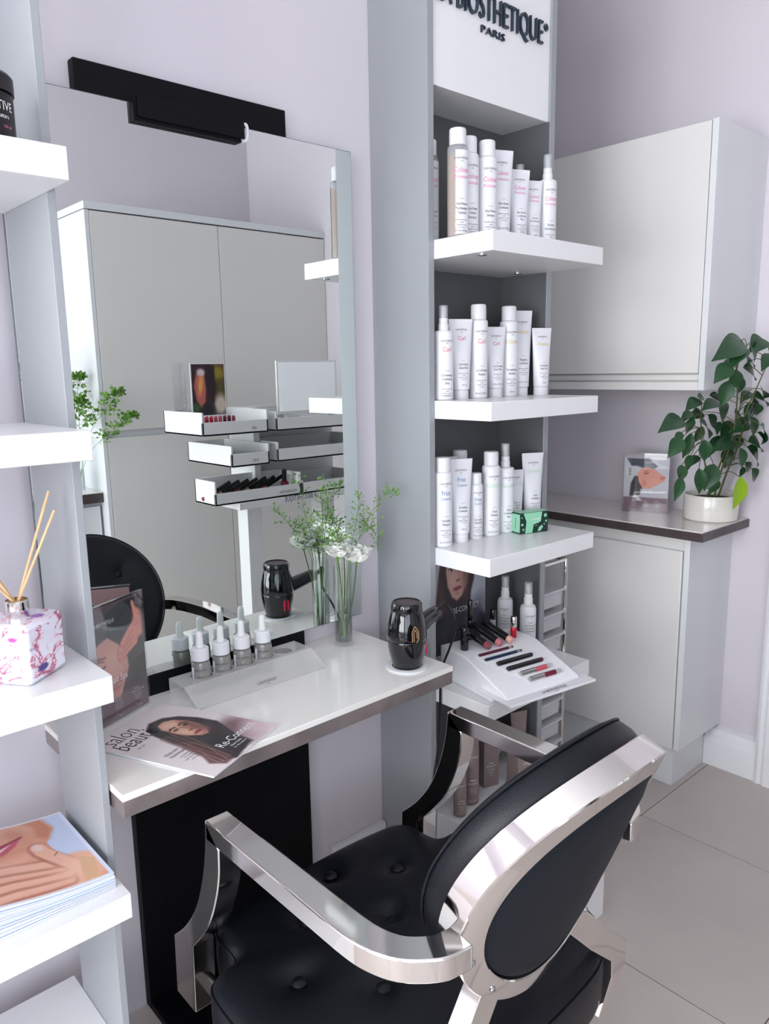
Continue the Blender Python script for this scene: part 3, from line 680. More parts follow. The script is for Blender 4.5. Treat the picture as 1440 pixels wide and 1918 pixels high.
# ------------------------------------------------------------------ printed matter
def art_headspa():
    A = Art(110, 150, (98, 86, 88))
    A.poly([(0, .22), (.2, .22), (.24, .7), (.18, 1), (0, 1)], (150, 128, 128), .03)
    A.poly([(.72, .24), (1, .24), (1, .62), (.74, .55)], (82, 80, 76), .02)
    A.poly([(.16, .66), (.27, .83), (.42, .93), (.66, .98), (.83, .93), (.80, .76), (.66, .60), (.42, .72), (.26, .68)], (72, 76, 80), .012)
    A.line([(.36, .73), (.50, .80), (.72, .90)], .006, (50, 54, 58)); A.line([(.33, .74), (.36, .84)], .006, (52, 54, 60))
    A.poly([(.70, .98), (.97, .98), (.97, .87), (.85, .84), (.80, .92)], (24, 22, 28), .015)
    A.poly([(.20, .66), (.28, .70), (.42, .73), (.60, .62), (.70, .53), (.72, .40), (.64, .29), (.56, .17), (.38, .17), (.40, .27), (.31, .285), (.25, .31), (.22, .34), (.235, .37), (.20, .39), (.165, .43), (.19, .48), (.19, .56)], (222, 164, 148), .014)
    A.ell(.48, .5, .16, .13, (236, 186, 168), .3, .5, .7); A.ell(.52, .30, .12, .05, (196, 128, 116), .4, .5, .8)
    A.line([(.22, .545), (.27, .56), (.35, .54)], .006, (120, 70, 64)); A.line([(.25, .50), (.30, .485), (.36, .50)], .008, (96, 54, 52)); A.line([(.20, .555), (.25, .58), (.37, .57)], .009, (140, 92, 84))
    A.ell(.245, .362, .035, .018, (186, 88, 92), .2, .3); A.line([(.22, .365), (.28, .36)], .004, (130, 56, 60)); A.ell(.21, .425, .02, .012, (190, 124, 112), 0, .4)
    for (x0, y0), (x1, y1), w_ in (((.60, .505), (.86, .60), .030), ((.585, .535), (.86, .655), .030), ((.60, .575), (.87, .71), .030), ((.645, .625), (.88, .77), .028)):
        A.line([(x0, y0), ((x0+x1)/2, (y0+y1)/2+.006), (x1, y1)], w_+.006, (176, 102, 92), .008); A.line([(x0, y0), ((x0+x1)/2, (y0+y1)/2+.006), (x1, y1)], w_, (238, 166, 148), .008)
    A.poly([(.80, .58), (.98, .64), (.98, .84), (.90, .90), (.845, .95), (.86, .84), (.83, .74)], (234, 158, 140), .03); A.line([(.90, .80), (.865, .86), (.845, .94)], .022, (240, 170, 150), .01)
    A.poly([(0, 0), (1, 0), (1, .225), (.60, .20), (.42, .16), (.3, .225), (0, .225)], (116, 92, 100), .02)
    A.ell(.40, .10, .2, .11, (104, 80, 90), 0, .1, .6)
    return A
def art_swirl():
    A = Art(60, 80, (214, 170, 168))
    A.poly([(0, 0), (1, 0), (1, .45), (0, .5)], (108, 86, 92), .04)
    for k in range(5): A.line([(.55+.06*math.cos(t*.7)+.25*t/9*math.cos(t+k*.3), .78+.2*t/9*math.sin(t+k*.3)) for t in range(9)], .008, (236, 214, 200) if k % 2 else (66, 48, 48))
    A.ell(.8, .8, .15, .12, (230, 214, 196), 0, .3, .8)
    return A
def art_magazine():
    A = Art(130, 175, (236, 224, 224))
    A.ell(.84, .22, .26, .15, (150, 120, 122), .5, .45, .9); A.ell(.8, .28, .14, .09, (110, 78, 82), .5, .5, .8); A.ell(.95, .12, .2, .12, (222, 196, 200), 0, .5, .8)
    A.poly([(.34, .0), (.22, .10), (.30, .30), (.33, .50), (.38, .70), (.44, .80), (.56, .855), (.70, .83), (.80, .74), (.85, .60), (.86, .44), (.80, .34), (.70, .20), (.62, .06), (.52, .03)], (34, 24, 26), .02)
    A.poly([(.34, .02), (.22, .02), (.16, .12), (.24, .22), (.30, .40), (.36, .5), (.42, .4), (.36, .2)], (96, 60, 60), .02, .85)
    for k in range(14):
        u0 = .34+.016*k; A.line([(u0, .62), (u0-.05, .42), (u0-.10+.02*math.sin(k), .25), (u0-.13+.05*math.sin(k*2.1), .06)], .0035, ((150, 100, 94), (60, 36, 36), (190, 140, 130))[k % 3], a=.8)
    A.poly([(.50, .70), (.55, .775), (.64, .785), (.72, .74), (.755, .64), (.75, .54), (.70, .44), (.635, .385), (.57, .40), (.515, .48), (.49, .58)], (216, 158, 136), .016)
    A.ell(.70, .52, .06, .14, (120, 70, 60), -.15, .6, .85); A.ell(.60, .70, .08, .05, (236, 190, 168), 0, .5, .9); A.ell(.56, .54, .05, .06, (238, 188, 164), 0, .5, .8)
    A.line([(.515, .645), (.55, .66), (.595, .65)], .008, (60, 36, 34)); A.line([(.645, .645), (.69, .655), (.725, .63)], .008, (40, 24, 24))
    A.ell(.555, .615, .030, .013, (40, 26, 26), .05, .3); A.ell(.685, .61, .030, .013, (28, 18, 18), -.05, .3); A.ell(.556, .615, .009, .008, (150, 120, 110), 0, .3)
    A.line([(.618, .62), (.628, .55), (.640, .53)], .006, (150, 96, 82)); A.ell(.620, .525, .030, .010, (124, 66, 58), 0, .4, .9)
    A.ell(.612, .462, .048, .017, (168, 66, 70), .08, .25); A.line([(.57, .463), (.612, .466), (.655, .466)], .004, (92, 30, 34))
    A.ell(.60, .41, .05, .015, (170, 110, 96), 0, .6, .6)
    A.poly([(.46, .30), (.56, .26), (.70, .20), (.66, .04), (.50, .03), (.42, .12)], (26, 22, 26), .03, .9)
    return A
def art_reconnect():
    A = Art(90, 120, (206, 210, 220))
    A.poly([(0, 0), (.14, 0), (.12, 1), (0, 1)], (206, 200, 204), .08)
    A.poly([(.10, .20), (.08, .50), (.14, .80), (.26, 1.02), (.74, 1.02), (.80, .84), (.78, .64), (.72, .52), (.70, .30), (.5, .2)], (66, 52, 56), .03)
    A.ell(.18, .42, .06, .2, (112, 84, 82), .1, .7, .7)
    A.poly([(.28, .88), (.38, .97), (.54, .97), (.64, .88), (.67, .74), (.64, .60), (.55, .50), (.46, .465), (.37, .51), (.29, .62), (.26, .76)], (214, 170, 156), .02)
    A.ell(.62, .72, .06, .2, (140, 96, 94), 0, .7, .8); A.ell(.40, .66, .07, .06, (230, 188, 172), 0, .6, .8); A.ell(.46, .90, .12, .05, (228, 188, 174), 0, .6, .8)
    A.line([(.29, .805), (.35, .825), (.42, .805)], .009, (74, 50, 46)); A.line([(.52, .805), (.58, .825), (.64, .80)], .009, (56, 38, 36))
    for cx in (.36, .575): A.ell(cx, .765, .044, .016, (236, 226, 224), 0, .3); A.ell(cx, .765, .020, .017, (60, 44, 46), 0, .3); A.line([(cx-.05, .768), (cx-.02, .785), (cx+.03, .784), (cx+.05, .766)], .006, (44, 30, 32))
    A.line([(.485, .77), (.50, .69), (.505, .67)], .007, (176, 122, 110)); A.ell(.475, .655, .040, .012, (150, 94, 86), 0, .5, .9)
    A.ell(.465, .580, .072, .022, (168, 92, 96), .05, .3); A.line([(.395, .58), (.535, .585)], .004, (100, 46, 52)); A.ell(.46, .535, .04, .01, (176, 126, 116), 0, .6, .7)
    A.poly([(.0, -.02), (1.02, -.02), (1.02, .24), (.86, .36), (.64, .42), (.44, .44), (.24, .38), (0, .28)], (58, 58, 70), .05)
    A.ell(.80, .30, .2, .12, (112, 112, 128), .6, .6, .8); A.ell(.2, .16, .2, .1, (92, 88, 98), .3, .7, .7)
    return A
def art_brochure():
    A = Art(110, 120, (226, 158, 130))
    A.ell(.45, .98, .45, .22, (244, 196, 170), .1, .6); A.ell(.12, .84, .22, .16, (168, 98, 82), .2, .7); A.ell(.16, .80, .10, .05, (78, 38, 36), .3, .6); A.ell(.30, .86, .08, .08, (238, 186, 160), 0, .6)
    A.poly([(.80, 1.02), (1.02, 1.02), (1.02, .1), (.90, .24), (.76, .44), (.74, .62), (.80, .72), (.86, .80)], (208, 220, 246), .012)
    A.poly([(.62, 1.02), (.82, 1.02), (.86, .82), (.78, .68), (.70, .74), (.72, .90)], (206, 132, 98), .05, .8)
    A.ell(.56, .86, .10, .12, (204, 134, 108), .4, .7, .7)
    A.poly([(-.02, .58), (.12, .64), (.26, .69), (.44, .75), (.60, .80), (.52, .69), (.40, .60), (.24, .54), (-.02, .50)], (206, 92, 112), .014)
    A.poly([(-.02, .56), (.15, .595), (.34, .655), (.50, .735), (.40, .655), (.22, .575), (-.02, .53)], (248, 226, 228), .01)
    A.line([(-.02, .575), (.14, .625), (.34, .69), (.60, .80)], .008, (130, 40, 58), .008); A.ell(.22, .545, .16, .014, (240, 150, 166), .34, .5, .8)
    A.ell(.40, .47, .24, .07, (246, 186, 160), .3, .6, .8)
    sk, sh = (242, 182, 156), (150, 84, 68)
    A.ell(.80, .20, .24, .20, sk, .2, .12)
    for (x0, y0), (xm, ym), (x1, y1), w_ in (((.70, .10), (.30, .09), (-.02, .03), .050), ((.72, .18), (.34, .20), (-.02, .16), .052), ((.72, .27), (.36, .31), (-.02, .30), .054), ((.74, .33), (.40, .39), (-.02, .425), .050)):
        A.line([(x0, y0), (xm, ym), (x1, y1)], w_+.010, sh, .02); A.line([(x0, y0), (xm, ym+.004), (x1, y1+.004)], w_, sk, .016); A.line([(x0-.1, y0+.018), (xm, ym+.02), (x1, y1+.02)], w_*.35, (250, 206, 184), .04, .7)
    A.line([(.80, .26), (.72, .40), (.66, .52), (.655, .58)], .072, sh, .02); A.line([(.81, .26), (.73, .40), (.67, .52), (.66, .585)], .066, (244, 188, 164), .014); A.ell(.655, .595, .036, .046, (250, 214, 206), .2, .3)
    A.line([(.73, .44), (.76, .47)], .004, (120, 90, 50)); A.ell(.80, .20, .14, .10, (248, 198, 172), .3, .7)
    A.poly([(.88, .34), (.97, .25), (.90, .02), (.80, .02), (.82, .16)], (228, 182, 142), .02)
    A.line([(0, .005), (1, .005)], .014, (240, 238, 246)); A.line([(.99, 0), (.99, 1)], .02, (226, 234, 252)); A.line([(0, .995), (1, .995)], .014, (238, 238, 248))
    return A
def art_counter():
    A = Art(80, 110, (196, 196, 200))
    A.poly([(0, .95), (1, .95), (1, 1), (0, 1)], (170, 158, 160), .02); A.poly([(.06, .93), (.55, .93), (.75, .80), (.60, .72), (.30, .80), (.16, .80)], (38, 44, 56), .02)
    for k in range(9): A.ell(.08+.03*(k % 3), .74-.045*(k//3), .02, .016, ((236, 232, 220), (170, 150, 90), (120, 130, 100))[k % 3], 0, .4)
    A.poly([(.14, .26), (.16, .48), (.24, .62), (.38, .62), (.44, .46), (.38, .30), (.28, .28)], (34, 26, 28), .02)
    A.poly([(.30, .66), (.40, .77), (.54, .78), (.70, .74), (.84, .66), (.94, .62), (.90, .54), (.72, .46), (.56, .40), (.42, .42), (.34, .52)], (222, 150, 126), .018)
    A.ell(.5, .70, .06, .03, (190, 118, 100), .2, .5); A.line([(.46, .66), (.55, .68)], .008, (100, 60, 52)); A.ell(.86, .60, .05, .03, (196, 110, 100), 0, .5); A.ell(.46, .50, .05, .05, (204, 126, 106), 0, .4)
    A.poly([(0, 0), (1, 0), (1, .245), (0, .245)], (118, 92, 100), .015)
    return A
def art_lookbook():
    A = Art(60, 80, (60, 34, 38))
    A.ell(.18, .82, .2, .16, (150, 130, 40), .3, .5); A.ell(.12, .5, .14, .2, (86, 82, 34), 0, .5); A.ell(.15, .2, .2, .2, (214, 196, 178), 0, .4)
    A.poly([(.30, .95), (.55, .98), (.62, .7), (.5, .4), (.36, .2), (.3, .5)], (40, 24, 30), .04)
    A.poly([(.62, .86), (.86, .80), (.95, .58), (.88, .30), (.74, .12), (.62, .26), (.58, .5)], (196, 104, 96), .03)
    A.ell(.74, .60, .07, .2, (236, 170, 90), .2, .5); A.ell(.72, .84, .12, .07, (232, 214, 214), 0, .4); A.ell(.9, .15, .12, .1, (60, 96, 50), 0, .5); A.ell(.55, .1, .2, .12, (20, 22, 34), 0, .4)
    return A
def sign_holder(name, label, base, rotz, w, h, art, lines, back=None, group=None):
    t = thing(name, label, 'poster', base, rotz, group)
    part(t, 'acrylic_sheet', MB().box(-w/2-.003, w/2+.003, -.0032, -.0012, 0, h+.004).box(-w/2-.003, w/2+.003, .0012, .0032, .002, h+.004).box(-w/2-.003, w/2+.003, -.0032, .0032, h+.004, h+.0055).box(-w/2-.003, w/2+.003, .0032, .045, 0.0002, .0022), 'acrylic', smooth=False)
    part(t, 'poster_print', art.mesh('poster_print', lambda u, v: (-w/2+w*u, -.0006, .004+(h-.004)*v)))
    pb = part(t, 'poster_back', (back or Art(8, 8, (226, 222, 222))).mesh('poster_back', lambda u, v: (w/2-w*u, .0006, .004+(h-.004)*v)))
    print_on(t, [(s, z*h, x*w, y*h, c, m_) for s, z, x, y, c, m_ in lines], flat((0, -.0009, 0), (1, 0, 0), (0, 0, 1), (0, -1, 0), .0002), ['ink_white', 'ink_grey'])
    return t
col_lines = []
for cx, hd in ((-.30, ('Head Spa', 'Hair Ritual')), (.02, ('Head Spa', 'Hair Repair')), (.33, ('Head Spa', 'Healthy Hair & Scalp'))):
    col_lines += [(hd[0], .022, cx-.02, .195, .8, 0), (hd[1], .022, cx, .170, .8, 0)]
    col_lines += [(s, .0105, cx, .150-.013*k, .8, 0) for k, s in enumerate(('Relax your scalp and hair with', 'a deep cleansing treatment,', 'a soothing massage and care', 'that restores the balance', 'of dry and tired hair'))]
    col_lines += [('45 min', .012, cx-.03, .055, .8, 0), ('BOOK', .016, cx+.02, .035, .9, 0)]
sign_holder('poster_stand', 'clear poster holder with turban massage picture on the desk', (.564, 1.425, .7482), .4245, .176, .243, art_headspa(),
   [(BR, .045, -.12, .845, .62, 0), ('PARIS', .016, -.10, .825, .9, 0), ('Head Spa', .085, .02, .335, .75, 0), ('massage', .022, .06, .300, .8, 0)]+col_lines, art_swirl())
sign_holder('poster_stand', 'clear poster holder with reclining face picture on the counter', (2.484, 1.367, .9152), -1.2285, .152, .206, art_counter(),
   [(BR, .042, .10, .855, .62, 0), ('Head Spa', .075, .02, .355, .75, 0)]+[(s, z, x*.85, y, c*.85, m_) for s, z, x, y, c, m_ in col_lines])
# magazine lying over the desk edge
t = thing('magazine', 'glossy magazine with dark haired portrait cover overhanging the desk', 'magazine', (.587, 1.094, .7485), .418)
part(t, 'pages', MB().box(.001, .207, .001, .279, 0, .0035), 'paper', .0003)
part(t, 'cover', art_magazine().mesh('cover', lambda u, v: (.208*u, .28*v, .0040), 'gloss_print'))
it = [('salon', .058, .053, .234, .62, 0, -.014), ('beauté', .054, .055, .200, .60, 0, -.006), ('N° 59', .009, .036, .184, .8, 1), ('Méthode', .013, .040, .118, .7, 1), ('Holistique', .013, .042, .106, .7, 1)]
it += [(s, .0075, .045, .094-.008*k, .7, 1) for k, s in enumerate(('Les tendances', 'de la saison', 'pour les cheveux', 'et la peau'))]
it += [('Re-Connect', .030, .142, .044, .72, 2), ('New looks', .009, .118, .033, .8, 2), ('for the season', .008, .118, .024, .8, 2)]
print_on(t, it, flat((0, 0, .0040), (1, 0, 0), (0, 1, 0), (0, 0, 1), .0003), ['ink_black', 'ink_grey', 'ink_white'])
# stacked brochures on the neighbouring unit
nb = 20
bro = None
for k in range(nb):
    top = k == nb-1
    dx, dy = (0, 0) if top else (0, random.uniform(-.004, .004))
    t = thing('brochure', 'top brochure of the stack with smiling lips and hand cover' if top else 'white folded brochure in the stack on the low shelf', 'brochure', (.3175+dx, 1.265+dy, LZ[3]+.0004), group='stacked brochures')
    w_, d_ = .105, .122
    def zz(x, q): return q*(.026+.036*max(0.0, (w_-x)/(2*w_))**1.6)/nb
    xs_ = [-w_+2*w_*i/10 for i in range(11)]
    lo = [[(x, y, zz(x, k)+.0001) for x in xs_] for y in (-d_, d_)]; hi = [[(x, y, zz(x, k+1)-.0002) for x in xs_] for y in (-d_, d_)]
    vs_ = lo[0]+lo[1]+hi[0]+hi[1]; n = 11; fs = []
    for i in range(10): fs += [(i, i+1, n+i+1, n+i), (2*n+i, 2*n+i+1, 3*n+i+1, 3*n+i), (i, i+1, 2*n+i+1, 2*n+i), (n+i, n+i+1, 3*n+i+1, 3*n+i)]
    fs += [(0, n, 3*n, 2*n), (n-1, 2*n-1, 4*n-1, 3*n-1)]
    part(t, 'pages', MB().add(vs_, fs), 'paper_blue' if k % 3 else 'paper')
    if top: part(t, 'cover', art_brochure().mesh('cover', lambda u, v: (-w_+2*w_*u, -d_+2*d_*v, zz(-w_+2*w_*u, nb)+.0002)))
# black tub on the top shelf of that unit
t = thing('styling_tub', 'black screw lid tub with white print on the highest shelf', 'tub', (.344, 1.157, LZ[0]+.0002), .35)
b = part(t, 'body', MB().lathe([(.037, 0), (.040, .003), (.040, .056), (.037, .058)], 36), 'black_plastic')
part(t, 'lid', MB().lathe([(.042, .0585), (.042, .078), (.039, .082), (.02, .083)], 36), 'black_plastic')
print_on(b, [('ACTIVE', .016, -.002, .034, .8), ('texture', .008, .002, .024, .8), ('100 ml', .006, .008, .012, .8, 1)], cyl(.040), ['ink_white', 'ink_pink'])

# ------------------------------------------------------------------ reed diffuser
m = bpy.data.materials.new('swirled_glass'); m.use_nodes = True; nt = m.node_tree; b = nt.nodes['Principled BSDF']
tc = nt.nodes.new('ShaderNodeTexCoord'); mp = nt.nodes.new('ShaderNodeMapping'); mp.inputs['Scale'].default_value = (22, 22, 46); mp.inputs['Rotation'].default_value = (.5, .6, .3)
nz = nt.nodes.new('ShaderNodeTexNoise'); nz.inputs['Scale'].default_value = .9; nz.inputs['Detail'].default_value = 2; nz.inputs['Distortion'].default_value = 2.2
n2 = nt.nodes.new('ShaderNodeTexVoronoi'); n2.inputs['Scale'].default_value = .75
rp = nt.nodes.new('ShaderNodeValToRGB'); e = rp.color_ramp.elements
e[0].position = .50; e[0].color = (.82, .80, .90, 1); e[1].position = .60; e[1].color = lin((214, 120, 150))+(1,)
x_ = rp.color_ramp.elements.new(.56); x_.color = lin((236, 206, 222))+(1,); x_ = rp.color_ramp.elements.new(.64); x_.color = lin((150, 60, 100))+(1,); x_ = rp.color_ramp.elements.new(.68); x_.color = (.88, .85, .92, 1)
r2_ = nt.nodes.new('ShaderNodeValToRGB'); e = r2_.color_ramp.elements; e[0].position = .16; e[0].color = (1, 1, 1, 1); e[1].position = .24; e[1].color = (0, 0, 0, 1)
mx = nt.nodes.new('ShaderNodeMix'); mx.data_type = 'RGBA'
hue = nt.nodes.new('ShaderNodeValToRGB')
for q_, c_2 in ((.30, (90, 60, 200)), (.45, (150, 50, 170)), (.6, (214, 90, 140)), (.75, (226, 190, 90))):
    x_ = hue.color_ramp.elements.new(q_); x_.color = lin(c_2)+(1,)
nt.links.new(tc.outputs['Object'], mp.inputs['Vector']); nt.links.new(mp.outputs[0], nz.inputs['Vector']); nt.links.new(mp.outputs[0], n2.inputs['Vector'])
nt.links.new(nz.outputs['Fac'], rp.inputs['Fac']); nt.links.new(n2.outputs['Distance'], r2_.inputs['Fac']); nt.links.new(n2.outputs['Color'], hue.inputs['Fac'])
nt.links.new(r2_.outputs['Color'], mx.inputs['Factor']); nt.links.new(rp.outputs['Color'], mx.inputs['A']); nt.links.new(hue.outputs['Color'], mx.inputs['B']); nt.links.new(mx.outputs['Result'], b.inputs['Base Color'])
b.inputs['Roughness'].default_value = .08; b.inputs['Coat Weight'].default_value = .6
MATS['swirled_glass'] = m
t = thing('reed_diffuser', 'square glass reed diffuser with pink and purple swirls', 'diffuser', (.338, 1.212, LZ[2]+.0003), .62)
part(t, 'glass_cube', MB().box(-.046, .046, -.046, .046, 0, .094), 'swirled_glass', .008)
part(t, 'collar', MB().lathe([(.0165, .0942), (.0172, .096), (.0172, .118), (.0155, .120), (.0155, .112)], 28, cap=False), 'chrome')
part(t, 'stopper', MB().lathe([(.0155, .100), (.0155, .112)], 24), 'reed')
def rd(tip): return MB().tube([(tip[0]*-.08, tip[1]*-.08, .04), (tip[0]*.0, tip[1]*.0, .112), tip], .0021, 7)
for tip in ((.060, -.030, .278), (.064, -.020, .262), (.050, -.044, .250), (-.048, .050, .25), (-.062, .030, .235), (-.030, .070, .24), (-.078, .010, .20)):
    part(t, 'reed', rd(tip), 'reed')

# ------------------------------------------------------------------ serum bottles in their acrylic tray
t = thing('serum_tray', 'frosted acrylic tray with holes holding dropper bottles on the desk', 'tray', (.866, 1.443, .7482))
mb = MB(); zt = .034; hc = [-.106, -.055, -.002, .054, .109]
edges = [-.166]+[(hc[i]+hc[i+1])/2 for i in range(4)]+[.166]
for i, cx in enumerate(hc):
    n = 32; sq = []; ci = []
    for k in range(n):
        a_ = 2*math.pi*k/n; ca, sa = math.cos(a_), math.sin(a_)
        hx = (edges[i+1]-cx) if ca > 0 else (cx-edges[i]); hy = .034
        s_k = min(hx/abs(ca) if abs(ca) > 1e-6 else 9, hy/abs(sa) if abs(sa) > 1e-6 else 9)
        sq.append((cx+ca*s_k, sa*s_k)); ci.append((cx+ca*.0228, sa*.0228))
    for z0_ in (zt, zt-.003):
        mb.add([(x, y, z0_) for x, y in sq+ci], [(k, (k+1) % n, n+(k+1) % n, n+k) for k in range(n)])
    mb.add([(x, y, z0_) for z0_ in (zt, zt-.003) for x, y in ci], [(k, (k+1) % n, n+(k+1) % n, n+k) for k in range(n)])
part(t, 'holed_plate', mb, 'frost_acrylic', recalc=False)
part(t, 'front_slope', MB().prism([(-.034, zt), (-.034, zt-.003), (-.088, .0002), (-.090, .0026)], -.166, .166, 'x'), 'frost_acrylic', smooth=False)
part(t, 'rear_leg', MB().box(-.166, .166, .031, .034, 0, zt), 'frost_acrylic', smooth=False)
sl = Vector((0, .056, .0314)).normalized()
part(t, 'lettering', letter([(BR, .0095, .01, .010, .64), ('PARIS', .004, .01, .004, .9)], flat((0, -.090, .0032), (1, 0, 0), sl, Vector((0, -sl.z, sl.y)))), 'ink_black', smooth=False, recalc=False)
wh = ['next to the poster holder', 'second from the poster holder', 'second from the empty hole', 'beside the empty hole']
for i, cx in enumerate(hc[:4]):
    t = thing('serum_bottle', 'grey glass serum bottle with white dropper, '+wh[i], 'bottle', (.866+cx, 1.443, .7484), -.55, 'serum bottles in the acrylic tray')
    r = .0205
    b = part(t, 'body', MB().lathe([(r*.88, 0), (r, .003), (r, .060), (r*.93, .067), (.012, .071)], 30), 'serum_glass')
    part(t, 'collar', MB().lathe([(.0188, .0712), (.0188, .096), (.017, .098), (.009, .099)], 30), 'cap_white')
    part(t, 'bulb', MB().lathe([(.009, .0992), (.0078, .108), (.0072, .124), (.0068, .130), (.004, .1335), (.0008, .134)], 18), 'rubber_white')
    sub(b, 'lettering', letter([(BR, .0058, 0, .050, .62), ('PARIS', .0025, 0, .047, .9), ('Essence', .005, 0, .036, .7), ('PROTEIN', .0036, 0, .027, .9), ('Concentrate', .0046, 0, .020, .8), ('30 ml', .0036, 0, .008, .8)], cyl(r)), 'ink_black', smooth=False, recalc=False)
    lab = MB().rings([[((r+.0003)*math.sin(a_), -(r+.0003)*math.cos(a_), z) for a_ in np.linspace(-1.15, -.75, 5)] for z in (.012, .058)], closed=False, capa=False, capb=False)
    sub(b, 'side_label', lab, 'paper')
    sub(b, 'side_print', letter([('INGREDIENTS', .0045, .035, 0, .8), ('AQUA GLYCERIN', .003, .035, -.004, .8)], lambda x, y, z: ((r+.0007)*math.sin(-.95+y/r*-1), -(r+.0007)*math.cos(-.95+y/r*-1), x)), 'ink_black', smooth=False, recalc=False)

# ------------------------------------------------------------------ hair dryer
t = thing('dryer_holder', 'round white ring on the desk holding the hair dryer', 'holder', (1.172, 1.225, .7482))
part(t, 'ring', MB().lathe([(.050, 0), (.050, .003), (.048, .004), (.036, .004), (.035, .001), (.035, 0)], 40, cap=False), 'white_gloss')
t = thing('hair_dryer', 'glossy black hair dryer standing nozzle down on the desk', 'hair dryer', (1.172, 1.225, .7525))
bar_ = part(t, 'barrel', MB().lathe([(.030, 0), (.0335, .001), (.036, .008), (.0405, .025), (.0445, .045), (.0462, .062), (.0464, .0645), (.0458, .066), (.0466, .0675), (.0462, .080), (.0440, .100), (.0400, .120), (.0365, .131), (.0350, .134)], 48), 'black_gloss')
part(t, 'intake_ring', MB().lathe([(.0352, .1342), (.0362, .136), (.0355, .149), (.0330, .153), (.0300, .1535), (.0300, .150)], 48, cap=False), 'black_gloss')
g = MB().lathe([(.0300, .1495), (.0300, .1505)], 40)
part(t, 'intake_grille', g, mat('grille', (92, 84, 84), .6, bump=.8, bscale=900))
for k in range(24):
    a_ = 2*math.pi*k/24
    if k % 2 == 0: part(t, 'rib', MB().bar((.0362*math.cos(a_), .0362*math.sin(a_), .136), (.0356*math.cos(a_), .0356*math.sin(a_), .148), .003, .0016, (math.cos(a_), math.sin(a_), 0)), 'black_gloss')
hp = spline([(.036, .006, .078), (.058, .010, .084), (.080, .014, .090), (.102, .016, .095), (.118, .018, .097)], 5)
hd = part(t, 'handle', MB().tube(hp, .0215, 16, taper=.0165), 'black_gloss')
part(t, 'cord_sleeve', MB().tube(spline([(.116, .018, .097), (.134, .020, .104), (.146, .018, .112), (.154, .010, .104), (.158, .002, .088), (.160, -.004, .070)], 5), .0065, 10, taper=.0042), 'black_plastic')
for az in (-.40, 1.62):
    for da in (-.12, .12):
        q = [Vector(((.0455+o_)*math.cos(az+da+w_), (.0455+o_)*math.sin(az+da+w_), z)) for o_ in (-.002, .0022) for w_, z in ((-.06, .052), (.06, .052), (.075, .038), (.03, .022), (-.03, .022), (-.075, .038))]
        sub(bar_, 'switch', MB().add(q, [(0, 1, 2, 3, 4, 5), (6, 7, 8, 9, 10, 11)]+[(k, (k+1) % 6, 6+(k+1) % 6, 6+k) for k in range(6)]), 'button_red', .0006, label='red switch')
em = MB()
pth = [(-.010, .010), (-.010, .034), (-.002, .046), (.006, .034), (.006, .016), (0, .008)]
pth2 = [(-.006, .012), (-.006, .032), (-.002, .038), (.002, .032), (.002, .018)]
aw = -.28
def bcyl(x, y, o_=.0005):
    z = .060+y; r = np.interp(z, [.0445, .0645, .08, .10, .12], [.0445, .0464, .0462, .044, .040])+o_; a_ = aw+x/r
    return Vector((r*math.sin(a_), -r*math.cos(a_), z))
for q in (pth, pth2):
    for a_, b_ in zip(q[:-1], q[1:]): em.tube([bcyl(*a_), bcyl(*b_)], .0009, 6)
sub(bar_, 'emblem', em, 'gold_mark')
cp = spline([(1.332, 1.221, .8205), (1.336, 1.226, .79), (1.350, 1.255, .74), (1.3575, 1.292, .66), (1.3578, 1.298, .55), (1.353, 1.30, .46), (1.340, 1.302, .38), (1.322, 1.304, .28), (1.300, 1.32, .16), (1.28, 1.34, .03), (1.25, 1.36, .0035), (1.18, 1.40, .0035)], 6)
o = link('power_cord', MB().tube(cp, .0032, 8).mesh('power_cord', 'black_plastic')); tag(o, 'black power cord hanging from the dryer beside the display column', 'cord')

# ------------------------------------------------------------------ make-up tester on the fourth shelf
ang = -.17
tu = Vector((math.cos(ang), math.sin(ang), 0)); tv = Vector((-math.sin(ang), math.cos(ang), 0)); TO = Vector((1.362, 1.068, .6122))
def TW(x, y, z): return TO+tu*x+tv*y+Vector((0, 0, z))
t = thing('makeup_tester', 'sloping white tester tray with lipsticks and pencils on the shelf', 'tester', TO, ang)
part(t, 'front_plate', MB().box(0, .288, 0, .13, .020, .0265), 'tester_white', .001)
ws = [(.030, .0268), (.040, .034), (.195, .086), (.300, .086), (.300, 0), (.085, 0), (.085, .0195), (.030, .0195)]
part(t, 'wedge', MB().prism([(y, z) for y, z in ws], .014, .262, 'x'), 'tester_white', .003)
part(t, 'lettering', letter([(BR, .0165, .155, .010, .62), ('PARIS', .006, .155, .002, .9)], flat((0, 0, .0266), (1, 0, 0), (0, 1, 0), (0, 0, 1))), 'ink_black', smooth=False, recalc=False)
sn = Vector((0, -.052, .155)).normalized()      # normal of the slope
def on_slope(q): return Vector((0, .040+.155*q, .034+.052*q))
